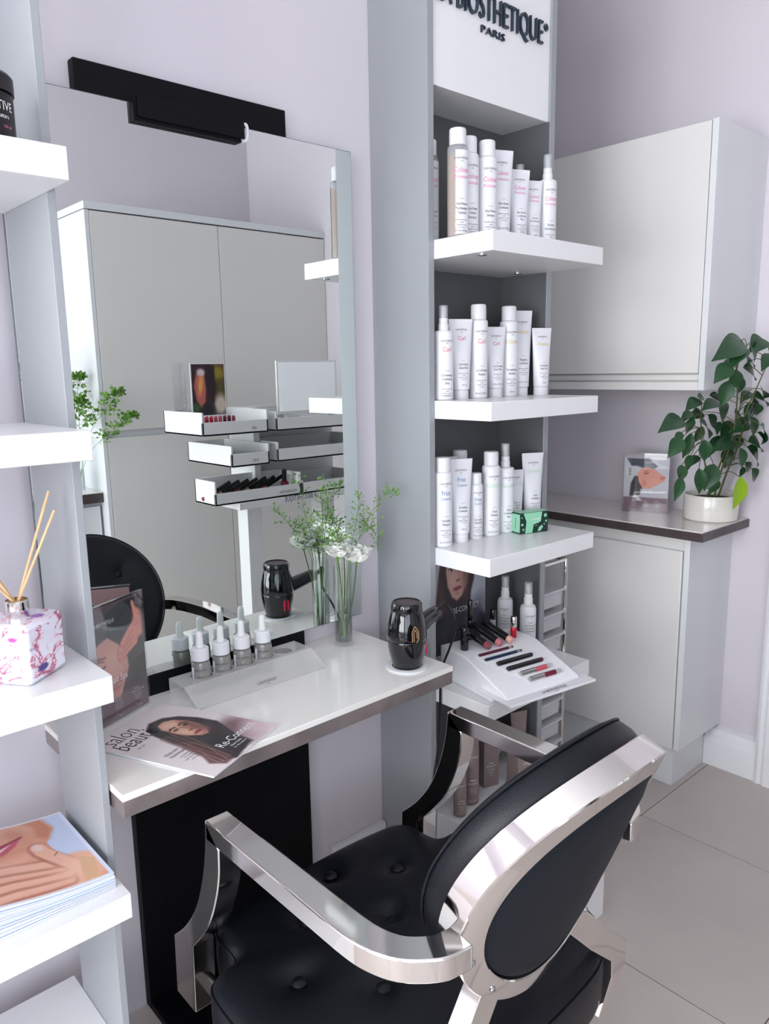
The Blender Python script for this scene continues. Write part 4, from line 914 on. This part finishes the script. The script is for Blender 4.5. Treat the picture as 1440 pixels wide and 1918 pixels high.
tests = [('eye_pencil', 'plum eye pencil in the rear slot of the tester', 'pencil', .92, .050, .165, .0042, ['pencil_plum', 'steel', 'black_plastic']),
         ('eye_pencil', 'navy eye pencil lying beside the plum one', 'pencil', .79, .054, .178, .0042, ['pencil_navy', 'steel', 'black_plastic']),
         ('eye_liner', 'thick black eye liner next to the navy pencil', 'pencil', .63, .074, .192, .0064, ['black_gloss', 'black_gloss', 'black_plastic']),
         ('eye_liner', 'black liner pen with wine red end in the tester', 'pencil', .47, .086, .206, .0064, ['black_gloss', 'black_gloss', 'lip_wine']),
         ('lip_gloss', 'pink lip gloss pen with silver cap in the tester', 'lip gloss', .30, .106, .214, .0066, ['steel', 'lip_pink', 'clear_cap']),
         ('lip_gloss', 'wine red lip gloss pen in the front slot', 'lip gloss', .14, .114, .222, .0066, ['steel', 'lip_wine', 'clear_cap'])]
for nm, lb, ct, q, x0, x1, r, ms in tests:
    c = on_slope(q)+sn*(r*.75)
    th = thing(nm, lb, ct, TW((x0+x1)/2, c.y, c.z), ang, 'make-up pens in the tester slots'); L = (x1-x0)/2
    cut = {'eye_pencil': (.72, .92), 'eye_liner': (.85, .86), 'lip_gloss': (-.10, .62)}[nm]
    a0, a1 = cut
    part(th, 'barrel', MB().lathe([(r*.9, -L), (r, -L+.002), (r, L*a0)], 14, ax='x'), ms[0])
    part(th, 'band', MB().lathe([(r*.98, L*a0), (r*.98, L*a1)], 14, ax='x'), ms[1])
    part(th, 'tip', MB().lathe([(r*.92, L*a1), (r*.92, L-.002), (r*.8, L)], 14, ax='x'), ms[2])
    o = part(t, 'slot_rim', MB().prism([(x0-.006, -.011), (x1+.004, -.011), (x1+.007, 0), (x1+.004, .011), (x0-.006, .011), (x0-.009, 0)], 0, .0012, 'z'), 'tester_white')
    o.location = on_slope(q)+sn*.0003; o.rotation_euler = (math.atan2(.052, .155), 0, 0)
for k, (x, lip, nm) in enumerate(((.086, 'lip_rose', 'dark rose'), (.126, 'lip_blush', 'blush pink'), (.164, 'lip_peach', 'pale peach'))):
    th = thing('lipstick', nm+' lipstick in black case leaning on the tester', 'lipstick', TW(x, .245, .0865), ang, 'lipsticks leaning on the tester')
    a_, b_ = Vector((.010, -.050, .0095)), Vector((-.016, .035, .042)); d = (b_-a_)
    part(th, 'case', MB().tube([a_+d*.14, a_+d*.16, a_+d*.98, b_], .0105, 16), 'black_gloss')
    part(th, 'bullet', MB().tube([a_-d*.02, a_+d*.06, a_+d*.14], .0095, 16), lip)
ups = [('mascara', 'short black mascara standing on the tester', 'mascara', .045, .235, [(.0115, 0, .036, 'black_gloss'), (.0105, .036, .060, 'black_gloss')]),
       ('mascara', 'tall slim black mascara standing behind the lipsticks', 'mascara', .105, .286, [(.0072, 0, .055, 'black_gloss'), (.0068, .055, .112, 'black_gloss')]),
       ('lip_gloss', 'clear tube gloss with black cap standing behind the lipsticks', 'lip gloss', .188, .288, [(.0082, 0, .042, 'clear_cap'), (.0082, .042, .070, 'black_gloss')]),
       ('lip_gloss', 'bright red gloss with silver cap standing on the tester', 'lip gloss', .214, .232, [(.0088, 0, .030, 'lip_red'), (.0086, .030, .060, 'chrome')])]
for nm, lb, ct, x, y, segs in ups:
    th = thing(nm, lb, ct, TW(x, y, .0864), ang)
    for k, (r, z0_, z1_, m_) in enumerate(segs): part(th, ('tube', 'cap')[k], MB().lathe([(r*.94, z0_), (r, z0_+.001), (r, z1_-.0015), (r*.9, z1_)], 18), m_)
# backdrop card
t = thing('showcard', 'portrait showcard propped behind the tester on the fourth shelf', 'card', (1.612, 1.462, RZ[3]+.0002))
part(t, 'card', MB().box(-.117, .117, 0, .003, 0, .322), 'paper', .0005)
part(t, 'picture', art_reconnect().mesh('picture', lambda u, v: (-.117+.234*u, -.0004, .322*v)))
part(t, 'lettering', letter([('RE-CONNECT', .025, .030, .112, .72, 0, -.006)], flat((0, -.0006, 0), (1, 0, 0), (0, 0, 1), (0, -1, 0))), 'ink_white', smooth=False, recalc=False)

# ------------------------------------------------------------------ spa products on the plinth
PZ = .2502
def spa_bottle(x, y, r, h, label, k):
    t = thing('spa_bottle', label, 'bottle', (x, y, PZ), -.45, 'taupe spa products on the plinth')
    b = part(t, 'body', MB().lathe([(r*.92, 0), (r, .003), (r, h*.80), (r*.96, h*.82)], 30), 'taupe_pack'); part(t, 'cap', MB().lathe([(r*.97, h*.822), (r*.97, h-.003), (r*.9, h)], 30), 'taupe_pack')
    it = [(BR, .0065*k, 0, h*.70, .62)]+[(s, .0085*k, 0, h*.36-.0095*k*i, .62) for i, s in enumerate(('Wellness', 'Hair Cleanser'))]+[(s, .004*k, 0, h*.24-.006*k*i, .75) for i, s in enumerate(('Gentle shampoo for', 'hair and body', 'Shampooing doux'))]+[('200 ml / 6.7 fl.oz.', .006*k, 0, .012, .7)]
    sub(b, 'lettering', letter(it, cyl(r)), 'ink_white', smooth=False, recalc=False)
spa_bottle(1.402, 1.268, .0175, .128, 'small taupe bottle on the plinth', .8)
spa_bottle(1.470, 1.292, .0245, .200, 'tall taupe bottle on the plinth', 1.0)
def spa_box(x, y, w_, d_, h, rot, label, lines, ly):
    t = thing('spa_carton', label, 'box', (x, y, PZ), rot, 'taupe spa products on the plinth')
    part(t, 'carton', MB().box(-w_/2, w_/2, -d_/2, d_/2, 0, h), 'taupe_pack', .0008)
    part(t, 'flap', MB().box(-w_/2+.001, w_/2-.001, -d_/2+.001, d_/2-.001, h, h+.0006), 'dark_taupe')
    part(t, 'lettering', letter([(s, z, 0, ly-.009*i, .65) for i, (s, z) in enumerate(lines)], flat((0, -d_/2, 0), (1, 0, 0), (0, 0, 1), (0, -1, 0))), 'ink_white', smooth=False, recalc=False)
spa_box(1.578, 1.322, .050, .046, .195, -.30, 'tall taupe carton on the plinth', [('Wellness', .007), ('Exfoliating Scrub', .0075), ('Gentle peeling', .005), ('for the scalp', .005), ('150 ml', .005)], .070)
spa_box(1.640, 1.235, .085, .055, .115, -.30, 'low wide taupe carton at the front of the plinth', [(BR, .0095), ('Spa', .016)], .085)
t = thing('spa_tube', 'flat taupe tube standing behind the cartons', 'tube', (1.752, 1.345, PZ), -.35)
rr = [[(wx_*math.cos(a_), wy_*math.sin(a_), z) for a_ in np.linspace(0, 2*math.pi, 29)[:-1]] for wx_, wy_, z in ((.020, .020, .022), (.023, .016, .06), (.027, .008, .11), (.029, .0015, .142), (.029, .0012, .155))]
b = part(t, 'body', MB().rings(rr), 'taupe_pack'); part(t, 'cap', MB().lathe([(.019, 0), (.0195, .002), (.0195, .0215)], 24), 'cap_white')
sub(b, 'lettering', letter([(BR, .0065, 0, .122, .62), ('Spa', .018, 0, .098, .8)], flat((0, -.0105, 0), (1, 0, 0), Vector((0, .08, 1)).normalized(), (0, -1, 0), .001)), 'ink_white', smooth=False, recalc=False)
t = thing('oil_bottle', 'clear bottle of yellow green oil on the plinth', 'bottle', (1.690, 1.40, PZ), 0)
part(t, 'body', MB().lathe([(.026, 0), (.028, .003), (.028, .098), (.024, .110), (.013, .118), (.012, .122)], 30), 'clear_cap')
part(t, 'oil', MB().lathe([(.0265, .003), (.0268, .098), (.022, .109)], 28), mat('green_oil', (176, 178, 120), .15))
part(t, 'label_band', MB().lathe([(.0285, .03), (.0285, .085)], 30, cap=False), 'bottle_white'); part(t, 'cap', MB().lathe([(.0135, .1225), (.0135, .150), (.012, .152)], 22), 'clear_cap')
t = make_bottle('spray', 'Frizz', 'Control', ['Smoothing', 'Spray'], '150 ml', 'blue', .215); t.name = 'spray_bottle'; t.location = (1.420, 1.405, PZ); t.rotation_euler = (0, 0, -.4)
tag(t, 'white spray bottle in the dark corner of the plinth', 'spray bottle')

# ------------------------------------------------------------------ drawer trolley between column and cabinets
t = thing('drawer_trolley', 'narrow chrome trolley of frosted drawers beside the display column', 'trolley', (1.92, 1.44, 0))
X0, X1, Y0, Y1 = 1.848, 2.002, 1.362, 1.640
for x in (X0, X1):
    for y in (Y0, Y1): part(t, 'post', MB().tube([(x, y, .045), (x, y, .835)], .006, 10), 'chrome', world=True)
for x in (X0, X1):
    for y in (Y0, Y1):
        part(t, 'castor', MB().lathe([(.020, -.008), (.020, .008)], 18, (x, y, .0205), ax='x').tube([(x, y, .02), (x, y, .046)], .005, 8), 'black_plastic', world=True)
part(t, 'top_rim', MB().tube([(X0, Y0, .832), (X1, Y0, .832), (X1, Y1, .832), (X0, Y1, .832), (X0, Y0, .832)], .006, 8), 'chrome', world=True)
for k in range(10):
    z = .07+k*.0735
    part(t, 'rail', MB().tube([(X0, Y0, z), (X0, Y1, z)], .0035, 8).tube([(X1, Y0, z), (X1, Y1, z)], .0035, 8), 'chrome', world=True)
    d = part(t, 'drawer', MB().prism([(X0+.008, z+.010), (X1-.008, z+.010), (X1-.014, z-.046), (X0+.014, z-.046)], Y0+.004, Y1-.006, 'y'), 'frost_drawer', .003, world=True)
    sub(d, 'lip', MB().box(X0+.002, X1-.002, Y0-.008, Y0+.004, z+.004, z+.012), 'frost_drawer', .001)
    if k in (3, 5, 8):
        sub(d, 'contents', MB().box(X0+.03, X1-.03, Y0+.02, Y1-.03, z-.03, z+.0), 'black_plastic', .004)

# ------------------------------------------------------------------ potted plant on the counter
PX, PY, PZ2 = 2.530, 1.152, .9152
t = thing('potted_plant', 'leafy green plant in a round white glazed pot', 'plant', (PX, PY, PZ2))
part(t, 'pot', MB().lathe([(.080, 0), (.086, .004), (.088, .040), (.0875, .083), (.086, .086), (.083, .086), (.082, .080), (.081, .062)], 48, cap=False).lathe([(.08, 0), (.08, .002)], 48), 'pot_glaze')
part(t, 'soil', MB().lathe([(.081, .060), (.081, .068), (.04, .072), (.005, .073)], 40), 'soil')
def W2(p): return (p[0]-PX, p[1]-PY, p[2]-PZ2)
stems = [[(2.50, 1.14, .98), (2.45, 1.13, 1.06), (2.38, 1.115, 1.14), (2.32, 1.10, 1.22), (2.29, 1.09, 1.31)],
         [(2.52, 1.14, .98), (2.515, 1.12, 1.07), (2.50, 1.09, 1.16), (2.44, 1.05, 1.25), (2.35, 1.01, 1.34), (2.29, .99, 1.42), (2.31, .975, 1.48)],
         [(2.55, 1.14, .98), (2.545, 1.11, 1.08), (2.53, 1.07, 1.18), (2.46, 1.03, 1.27), (2.44, .99, 1.36), (2.46, .965, 1.45)],
         [(2.53, 1.17, .98), (2.53, 1.13, 1.10), (2.50, 1.08, 1.22), (2.46, 1.04, 1.33)]]
sps = [spline(s, 6) for s in stems]
for s in sps: part(t, 'stem', MB().tube([W2(p) for p in s], .0038, 7, taper=.0014), 'stem')
LEAVES = [
(2.284, 0.973, 1.476, 2.2, 0.963, 1.437),
(2.298, 0.985, 1.496, 2.159, 0.977, 1.458),
(2.303, 0.96, 1.476, 2.341, 0.958, 1.436),
(2.413, 1.024, 1.462, 2.47, 1.031, 1.437),
(2.508, 1.012, 1.505, 2.429, 1.005, 1.478),
(2.497, 0.995, 1.498, 2.424, 0.99, 1.473),
(2.453, 0.968, 1.458, 2.401, 0.959, 1.419),
(2.203, 0.971, 1.428, 2.147, 0.981, 1.389),
(2.351, 1.017, 1.43, 2.28, 1.024, 1.428),
(2.425, 1.015, 1.437, 2.459, 1.008, 1.422),
(2.253, 0.978, 1.414, 2.271, 0.981, 1.365),
(2.374, 1.01, 1.391, 2.387, 1.019, 1.345),
(2.402, 1.021, 1.418, 2.489, 1.011, 1.389),
(2.26, 1.0, 1.382, 2.243, 1.004, 1.317),
(2.57, 1.064, 1.339, 2.499, 1.056, 1.32),
(2.462, 1.011, 1.328, 2.57, 1.001, 1.31),
(2.51, 1.005, 1.351, 2.57, 1.014, 1.329),
(2.57, 1.064, 1.307, 2.555, 1.059, 1.247),
(2.56, 1.048, 1.323, 2.57, 1.05, 1.26),
(2.551, 1.028, 1.303, 2.57, 1.036, 1.266),
(2.529, 1.039, 1.263, 2.57, 1.037, 1.2),
(2.298, 1.102, 1.325, 2.23, 1.1, 1.305),
(2.175, 1.049, 1.337, 2.222, 1.044, 1.326),
(2.419, 1.128, 1.332, 2.491, 1.117, 1.314),
(2.3, 1.036, 1.314, 2.213, 1.039, 1.31),
(2.346, 1.064, 1.309, 2.409, 1.065, 1.255),
(2.224, 1.087, 1.291, 2.166, 1.083, 1.273),
(2.42, 1.15, 1.28, 2.352, 1.143, 1.269),
(2.154, 1.08, 1.274, 2.041, 1.073, 1.259),
(2.37, 1.106, 1.276, 2.426, 1.101, 1.232),
(2.21, 1.073, 1.273, 2.184, 1.079, 1.237),
(2.239, 1.068, 1.262, 2.327, 1.069, 1.22),
(2.528, 1.139, 1.243, 2.494, 1.129, 1.211),
(2.398, 1.037, 1.282, 2.461, 1.03, 1.251),
(2.57, 1.121, 1.244, 2.529, 1.124, 1.193),
(2.554, 1.058, 1.245, 2.454, 1.054, 1.227),
(2.097, 1.051, 1.241, 2.062, 1.05, 1.218),
(2.067, 1.035, 1.228, 2.02, 1.04, 1.186),
(2.333, 1.138, 1.219, 2.32, 1.149, 1.148),
(2.367, 1.118, 1.238, 2.345, 1.129, 1.193),
(2.195, 1.032, 1.214, 2.203, 1.027, 1.156),
(2.554, 1.146, 1.195, 2.504, 1.153, 1.14),
(2.519, 1.079, 1.191, 2.416, 1.09, 1.17),
(2.57, 1.086, 1.2, 2.546, 1.094, 1.154),
(2.455, 1.013, 1.189, 2.571, 1.006, 1.162),
(2.473, 1.022, 1.171, 2.57, 1.013, 1.111),
(2.491, 0.992, 1.241, 2.57, 1.003, 1.184),
(2.526, 1.014, 1.214, 2.57, 1.002, 1.18),
(2.453, 1.035, 1.169, 2.47, 1.027, 1.111),
(2.569, 1.12, 1.155, 2.547, 1.117, 1.097),
(2.187, 1.065, 1.167, 2.151, 1.055, 1.132),
(2.408, 1.148, 1.14, 2.361, 1.146, 1.118),
(2.115, 1.055, 1.146, 2.095, 1.044, 1.105),
(2.084, 1.04, 1.115, 2.05, 1.032, 1.06),
(2.191, 1.04, 1.13, 2.195, 1.032, 1.062),
(2.28, 1.035, 1.134, 2.24, 1.035, 1.069),
(2.338, 1.04, 1.073, 2.298, 1.052, 1.044),
(2.524, 1.045, 1.116, 2.567, 1.046, 1.079),
(2.537, 1.028, 1.097, 2.57, 1.026, 1.051),
(2.57, 1.066, 1.094, 2.543, 1.065, 1.069),
(2.483, 1.04, 1.075, 2.467, 1.038, 0.982)
]
def leaf_mesh(m_, wid):
    mb = MB(); n = 10; vs_ = []
    for i in range(n+1):
        q = i/n; w_ = wid*max(0, math.sin(math.pi*q**.86))**.9*(1-.40*q**2.5) if 0 < q < 1 else .004
        sag = .05*math.sin(math.pi*q)-.16*q*q
        for s in (-1, -.5, 0, .5, 1): vs_.append((q, s*w_, sag+.16*abs(s)*w_*1.6))
    fs = [(i*5+j, i*5+j+1, (i+1)*5+j+1, (i+1)*5+j) for i in range(n) for j in range(4)]
    return mb.add(vs_, fs).mesh('leaf', m_, recalc=False)
lm = [leaf_mesh('leaf', .27), leaf_mesh('leaf', .33), leaf_mesh('leaf', .23)]; lb_ = leaf_mesh('leaf_bright', .26)
CAMP = Vector((0, 0, 1.43))
pet = MB()
for i, L in enumerate(LEAVES):
    a_, b_ = Vector(L[:3]), Vector(L[3:]); d = b_-a_; ln = d.length*1.16
    xax = d.normalized(); mid_ = (a_+b_)/2
    nn = Vector((-.55, -.62, .56))+Vector((random.uniform(-.35, .35), random.uniform(-.3, .3), random.uniform(-.2, .4)))
    zax = (nn-xax*nn.dot(xax)).normalized(); yax = zax.cross(xax)
    o = link('leaf', lb_ if i == len(LEAVES)-1 else lm[2 if ln > .11 else i % 3], t)
    o.matrix_local = Matrix.Translation(Vector(W2(a_))) @ Matrix((xax, yax, zax)).transposed().to_4x4() @ Matrix.Scale(ln, 4)
    # leaf stalk from the nearest point of a stem
    best = min((p for s in sps for p in s[4:]), key=lambda p: (p-a_).length+max(0, p.z-a_.z)*.6)
    mid2 = (best+a_)/2+Vector((0, 0, .012))
    pet.tube([W2(p) for p in spline([best, mid2, a_+xax*.004], 4)], .0013, 5)
part(t, 'leaf_stalks', pet, 'stem', kind='stuff')

# ------------------------------------------------------------------ glass vase with flowers on the desk
def sprig(pts, n, size, seed, spread=.03):
    rnd = random.Random(seed); mb = MB(); sp = spline(pts, 8); mb.tube(sp, .0011, 5, taper=.0005)
    m_ = len(sp)
    for k in range(n):
        q = .42+.58*k/n; p = sp[min(m_-1, int(q*(m_-1)))]
        d = Vector((rnd.uniform(-1, 1), rnd.uniform(-1, 1), rnd.uniform(-.1, .9))).normalized()
        ln = spread*(1.15-q)*rnd.uniform(.6, 1.5)+.006
        e_ = p+d*ln
        mb.tube([p, e_], .0004, 3)
        for f_ in (.55, 1.0):
            c = p+d*ln*f_; s = size*rnd.uniform(.6, 1.3)
            a1 = Vector((rnd.uniform(-1, 1), rnd.uniform(-1, 1), rnd.uniform(-1, 1))).normalized(); b1 = a1.cross(d).normalized()
            mb.add([c, c+(d*.5+b1*.5)*s, c+d*s*1.1, c+(d*.5-b1*.5)*s], [(0, 1, 2, 3)])
    return mb
def flower(label, base, head, r, seed, group):
    rnd = random.Random(seed); t = thing('white_flower', label, 'flower', base, group=group); H = Vector(head)-Vector(base)
    part(t, 'flower_stem', MB().tube(spline([(0, 0, 0), H*.5+Vector((.004, -.003, 0)), H-Vector((0, 0, r*.55))], 8), .0016, 6), 'stem')
    part(t, 'sepal', MB().lathe([(.001, -.006), (.006, -.001), (.008, .004), (.004, .004)], 10, tuple(H-Vector((0, 0, r*.55)))), 'sprig')
    for ring, (n, op, sc_) in enumerate(((4, .30, .80), (5, .62, .95), (5, 1.0, 1.08))):
        for k in range(n):
            az = 2*math.pi*(k+.4*ring)/n+rnd.uniform(-.2, .2); op2 = op+rnd.uniform(-.12, .12); vs_ = []; nu, nv = 8, 7
            for i in range(nu):
                q = i/(nu-1)
                for j in range(nv):
                    s = (j/(nv-1)-.5)*2
                    w_ = r*.78*sc_*math.sin(math.pi*(.10+.74*q))**.8
                    rad = r*sc_*(.06+(.35+.65*q)*q*math.sin(op2)*1.15-.22*q*s*s); up = r*sc_*(1.25*q*math.cos(op2*.8)-.30*q*q*q*op2)+r*.07*math.sin(s*4.5+k*1.3)*q*q
                    vs_.append(H+Vector((math.cos(az)*rad-math.sin(az)*s*w_, math.sin(az)*rad+math.cos(az)*s*w_, up-r*.5)))
            part(t, 'petal', MB().add(vs_, [(i*nv+j, i*nv+j+1, (i+1)*nv+j+1, (i+1)*nv+j) for i in range(nu-1) for j in range(nv-1)]), 'petal', recalc=False)
    return t
def tube_vase(label, x, y, z, r, h, wl):
    t = thing('glass_vase', label, 'vase', (x, y, z))
    part(t, 'glass', MB().lathe([(r*.96, 0), (r, .002), (r, h), (r-.0022, h), (r-.0022, .012), (.0005, .011)], 40, cap=False), 'clear_glass')
    part(t, 'water', MB().lathe([(r-.0024, .0125), (r-.0024, wl)], 36), 'water')
VX, VY, VZ = 1.160, 1.443, .7483
tube_vase('slim clear glass tube vase half filled with water on the desk', VX, VY, VZ, .0225, .206, .115)
gf = 'flowers in the slim glass vase'
flower('fully open white flower hanging over the vase rim', (VX+.004, VY-.004, VZ+.022), (1.182, 1.412, .985), .040, 1, gf)
flower('half open white flower behind the larger bloom', (VX-.006, VY+.002, VZ+.022), (1.128, 1.418, 1.004), .036, 2, gf)
flower('smallest white flower among the green sprigs', (VX, VY+.006, VZ+.022), (1.160, 1.435, 1.026), .026, 5, gf)
spl = ['arching green sprig leaning furthest towards the display column', 'upright green sprig above the open flower', 'drooping green sprig beside the mirror edge', 'tall thin green sprig at the back of the vase', 'green sprig leaning towards the acrylic tray', 'short dense green sprig at the vase rim']
for k, tp in enumerate([[(1.168, 1.44, .77), (1.182, 1.43, .96), (1.215, 1.41, 1.06), (1.262, 1.39, 1.125), (1.285, 1.385, 1.120)], [(1.16, 1.44, .77), (1.175, 1.435, .96), (1.190, 1.42, 1.06), (1.195, 1.41, 1.13)], [(1.17, 1.445, .77), (1.185, 1.44, .96), (1.225, 1.42, 1.04), (1.245, 1.41, 1.02), (1.25, 1.41, .98)],
                         [(1.15, 1.445, .77), (1.145, 1.445, .96), (1.120, 1.44, 1.08), (1.105, 1.435, 1.19)], [(1.15, 1.44, .77), (1.14, 1.435, .96), (1.095, 1.425, 1.04), (1.045, 1.41, 1.10)], [(1.155, 1.44, .77), (1.15, 1.43, .95), (1.135, 1.415, 1.02), (1.12, 1.41, 1.05)]]):
    b0 = Vector(tp[0]); t = thing('greenery_sprig', spl[k], 'greenery', b0, group='green sprigs in the slim glass vase')
    part(t, 'sprig', sprig([Vector(p)-b0 for p in tp], 46 if k != 3 else 26, .0062, k, .034), 'sprig', recalc=False)
# second arrangement on the back counter, seen only in the mirror
tube_vase('clear glass vase of ferny greens on the back counter', 1.262, -.475, .9092, .04, .24, .10)
for k in range(7):
    a_ = k*2.4; b0 = Vector((1.262+.015*math.cos(a_), -.475+.015*math.sin(a_), .925))
    tip = Vector((-.06+.085*math.cos(a_), .02+.10*math.sin(a_), .46+.10*math.sin(k*1.7)))
    if k > 4: tip = Vector((.10+.06*(k-5), .22, .40-.10*(k-5)))
    t = thing('greenery_sprig', 'ferny green sprig in the vase on the back counter', 'greenery', b0, group='fern sprigs in the back counter vase')
    part(t, 'sprig', sprig([Vector((0, 0, 0)), Vector((tip.x*.2, tip.y*.6, tip.z*.62)), tip, tip+Vector((tip.x*.1, .03, .03))], 100, .016, 20+k, .05), 'sprig', recalc=False)
flower('white flower among ferny greens on the back counter', (1.262, -.475, .925), (1.235, -.425, 1.225), .026, 9, None)

# ------------------------------------------------------------------ make-up stand facing the mirror
t = thing('makeup_stand', 'white make-up station with open trays standing before the cupboard', 'stand', (1.95, .08, 0))
for x in (1.755, 2.16): part(t, 'leg', MB().box(x, x+.075, .07, .15, 0.001, .862), 'white_laminate', .002, world=True)
part(t, 'foot', MB().box(1.70, 2.32, -.06, .22, .0005, .03), 'white_laminate', .002, world=True)
part(t, 'board', MB().box(1.665, 2.40, -.06, .238, .862, .892), 'white_laminate', .002, world=True)
part(t, 'column', MB().box(1.835, 1.868, -.10, .10, .8925, 1.275), 'white_laminate', .002, world=True)
part(t, 'back_panel', MB().box(1.868, 2.40, -.075, -.06, .8925, 1.275), 'white_laminate', .001, world=True)
part(t, 'board_lettering', letter([(BR, .034, 0, 0, .66)], flat((1.985, .238, .870), (-1, 0, 0), (0, 0, 1), (0, 1, 0))), 'ink_black', world=True, smooth=False, recalc=False)
def tray(x0, x1, y0, y1, z0, lip, end, txt):
    mb = MB().box(x0, x1, y0, y1, z0, z0+.008).box(x0, x1, y1-.008, y1, z0, z0+lip).box(x0, x0+.008, y0, y1, z0, z0+end).box(x1-.008, x1, y0, y1, z0, z0+end).box(x0, x1, y0, y0+.008, z0, z0+end)
    p = part(t, 'tray', mb, 'white_laminate', .001, world=True)
    sub(p, 'lettering', letter([(txt, .017, 0, 0, .8)], flat((x1-.07, y1, z0+.016), (-1, 0, 0), (0, 0, 1), (0, 1, 0))), 'ink_black', smooth=False, recalc=False)
tray(1.52, 1.832, -.10, .226, 1.178, .055, .095, 'LIPS')
tray(1.645, 1.832, -.14, .226, 1.042, .055, .088, 'EYES')
tray(1.555, 1.985, .07, .234, .8925, .05, .10, 'FOUNDATION')
tray(1.990, 2.395, -.055, .234, .8925, .05, .06, 'FOUNDATION')
tray(1.872, 2.395, -.055, .226, 1.178, .055, .085, 'CARE')
tray(1.872, 2.395, -.055, .226, 1.046, .055, .085, 'CARE')
t = thing('table_mirror', 'small white framed mirror standing on the make-up station', 'mirror', (2.215, .0, 1.2340), math.pi)
part(t, 'frame', MB().box(-.175, .175, 0, .012, 0, .245), 'white_laminate', .001)
part(t, 'glass', MB().box(-.167, .167, -.0008, 0, .012, .237), 'mirror_glass', smooth=False)
part(t, 'foot', MB().box(-.12, .12, 0, .04, -.0475, -.0005), 'white_laminate', .001)
t = thing('picture_card', 'dark colourful portrait card standing on the upper make-up tray', 'card', (1.715, -.05, 1.1862), math.pi)
part(t, 'card', MB().box(-.085, .085, 0, .004, 0, .285), 'paper'); part(t, 'picture', art_lookbook().mesh('picture', lambda u, v: (-.080+.160*u, -.0005, .06+.22*v)))
t = thing('acrylic_panel', 'clear acrylic panel beside the portrait card', 'panel', (1.585, -.03, 1.1862), 0)
part(t, 'sheet', MB().box(-.02, .02, -.055, -.051, 0, .285).box(-.022, -.018, -.055, .06, 0, .285), 'acrylic', smooth=False)
rows = ['lip_red', 'lip_pink', 'lip_wine', 'lip_red', 'lip_pink', 'lip_rose', 'lip_red', 'lip_wine']
for k in range(16):
    x = 1.555+.021*(k % 8); y = .13+.035*(k//8)
    t = thing('lipstick', {'lip_red': 'bright red', 'lip_pink': 'soft pink', 'lip_wine': 'dark wine', 'lip_rose': 'dusty rose'}[rows[(k*3) % 8]]+' lipstick standing in the upper make-up tray', 'lipstick', (x, y, 1.1864), group='lipsticks in the upper make-up tray')
    part(t, 'case', MB().lathe([(.008, 0), (.008, .034)], 12), 'black_gloss'); part(t, 'bullet', MB().lathe([(.007, .0342), (.007, .062), (.004, .066)], 12), rows[(k*3) % 8])
for k in range(7):
    x = 1.62+.045*k
    t = thing('makeup_brush', 'black make-up brush with '+('rose', 'beige', 'navy')[k % 3]+' tip in the lowest tray', 'brush', (x, .15, .9012), -.5, 'brushes in the lowest make-up tray')
    part(t, 'handle', MB().tube([(.045, .03, .072), (-.022, -.02, .030)], .0085, 10), 'black_gloss'); part(t, 'head', MB().tube([(-.022, -.02, .030), (-.056, -.045, .010)], .012, 10, taper=.008), ('lip_rose', 'skin_tone', 'pencil_navy')[k % 3])
t = thing('nail_polish', 'dark red nail polish bottle with black cap in the lowest tray', 'nail polish', (1.925, .195, .9012)); part(t, 'bottle', MB().lathe([(.017, 0), (.018, .002), (.018, .05), (.009, .055)], 20), 'lip_wine'); part(t, 'cap', MB().lathe([(.0115, .0555), (.0115, .105)], 18), 'black_gloss')
for k, (x, m_, h_) in enumerate(((2.02, 'cap_white', .05), (2.08, 'lip_blush', .035), (2.15, 'black_gloss', .03), (2.23, 'black_gloss', .03))):
    t = thing('cream_jar', ['round white cream jar', 'round blush pink jar', 'low black compact jar beside the pink jar', 'low black compact jar at the tray end'][k]+' in the upper care tray', 'jar', (x, .15, 1.1864), group='jars in the upper care tray')
    part(t, 'jar', MB().lathe([(.024, 0), (.025, .002), (.025, h_*.6)], 22), m_); part(t, 'lid', MB().lathe([(.026, h_*.6+.0003), (.026, h_), (.023, h_+.002)], 22), 'clear_cap' if k == 0 else 'black_plastic')
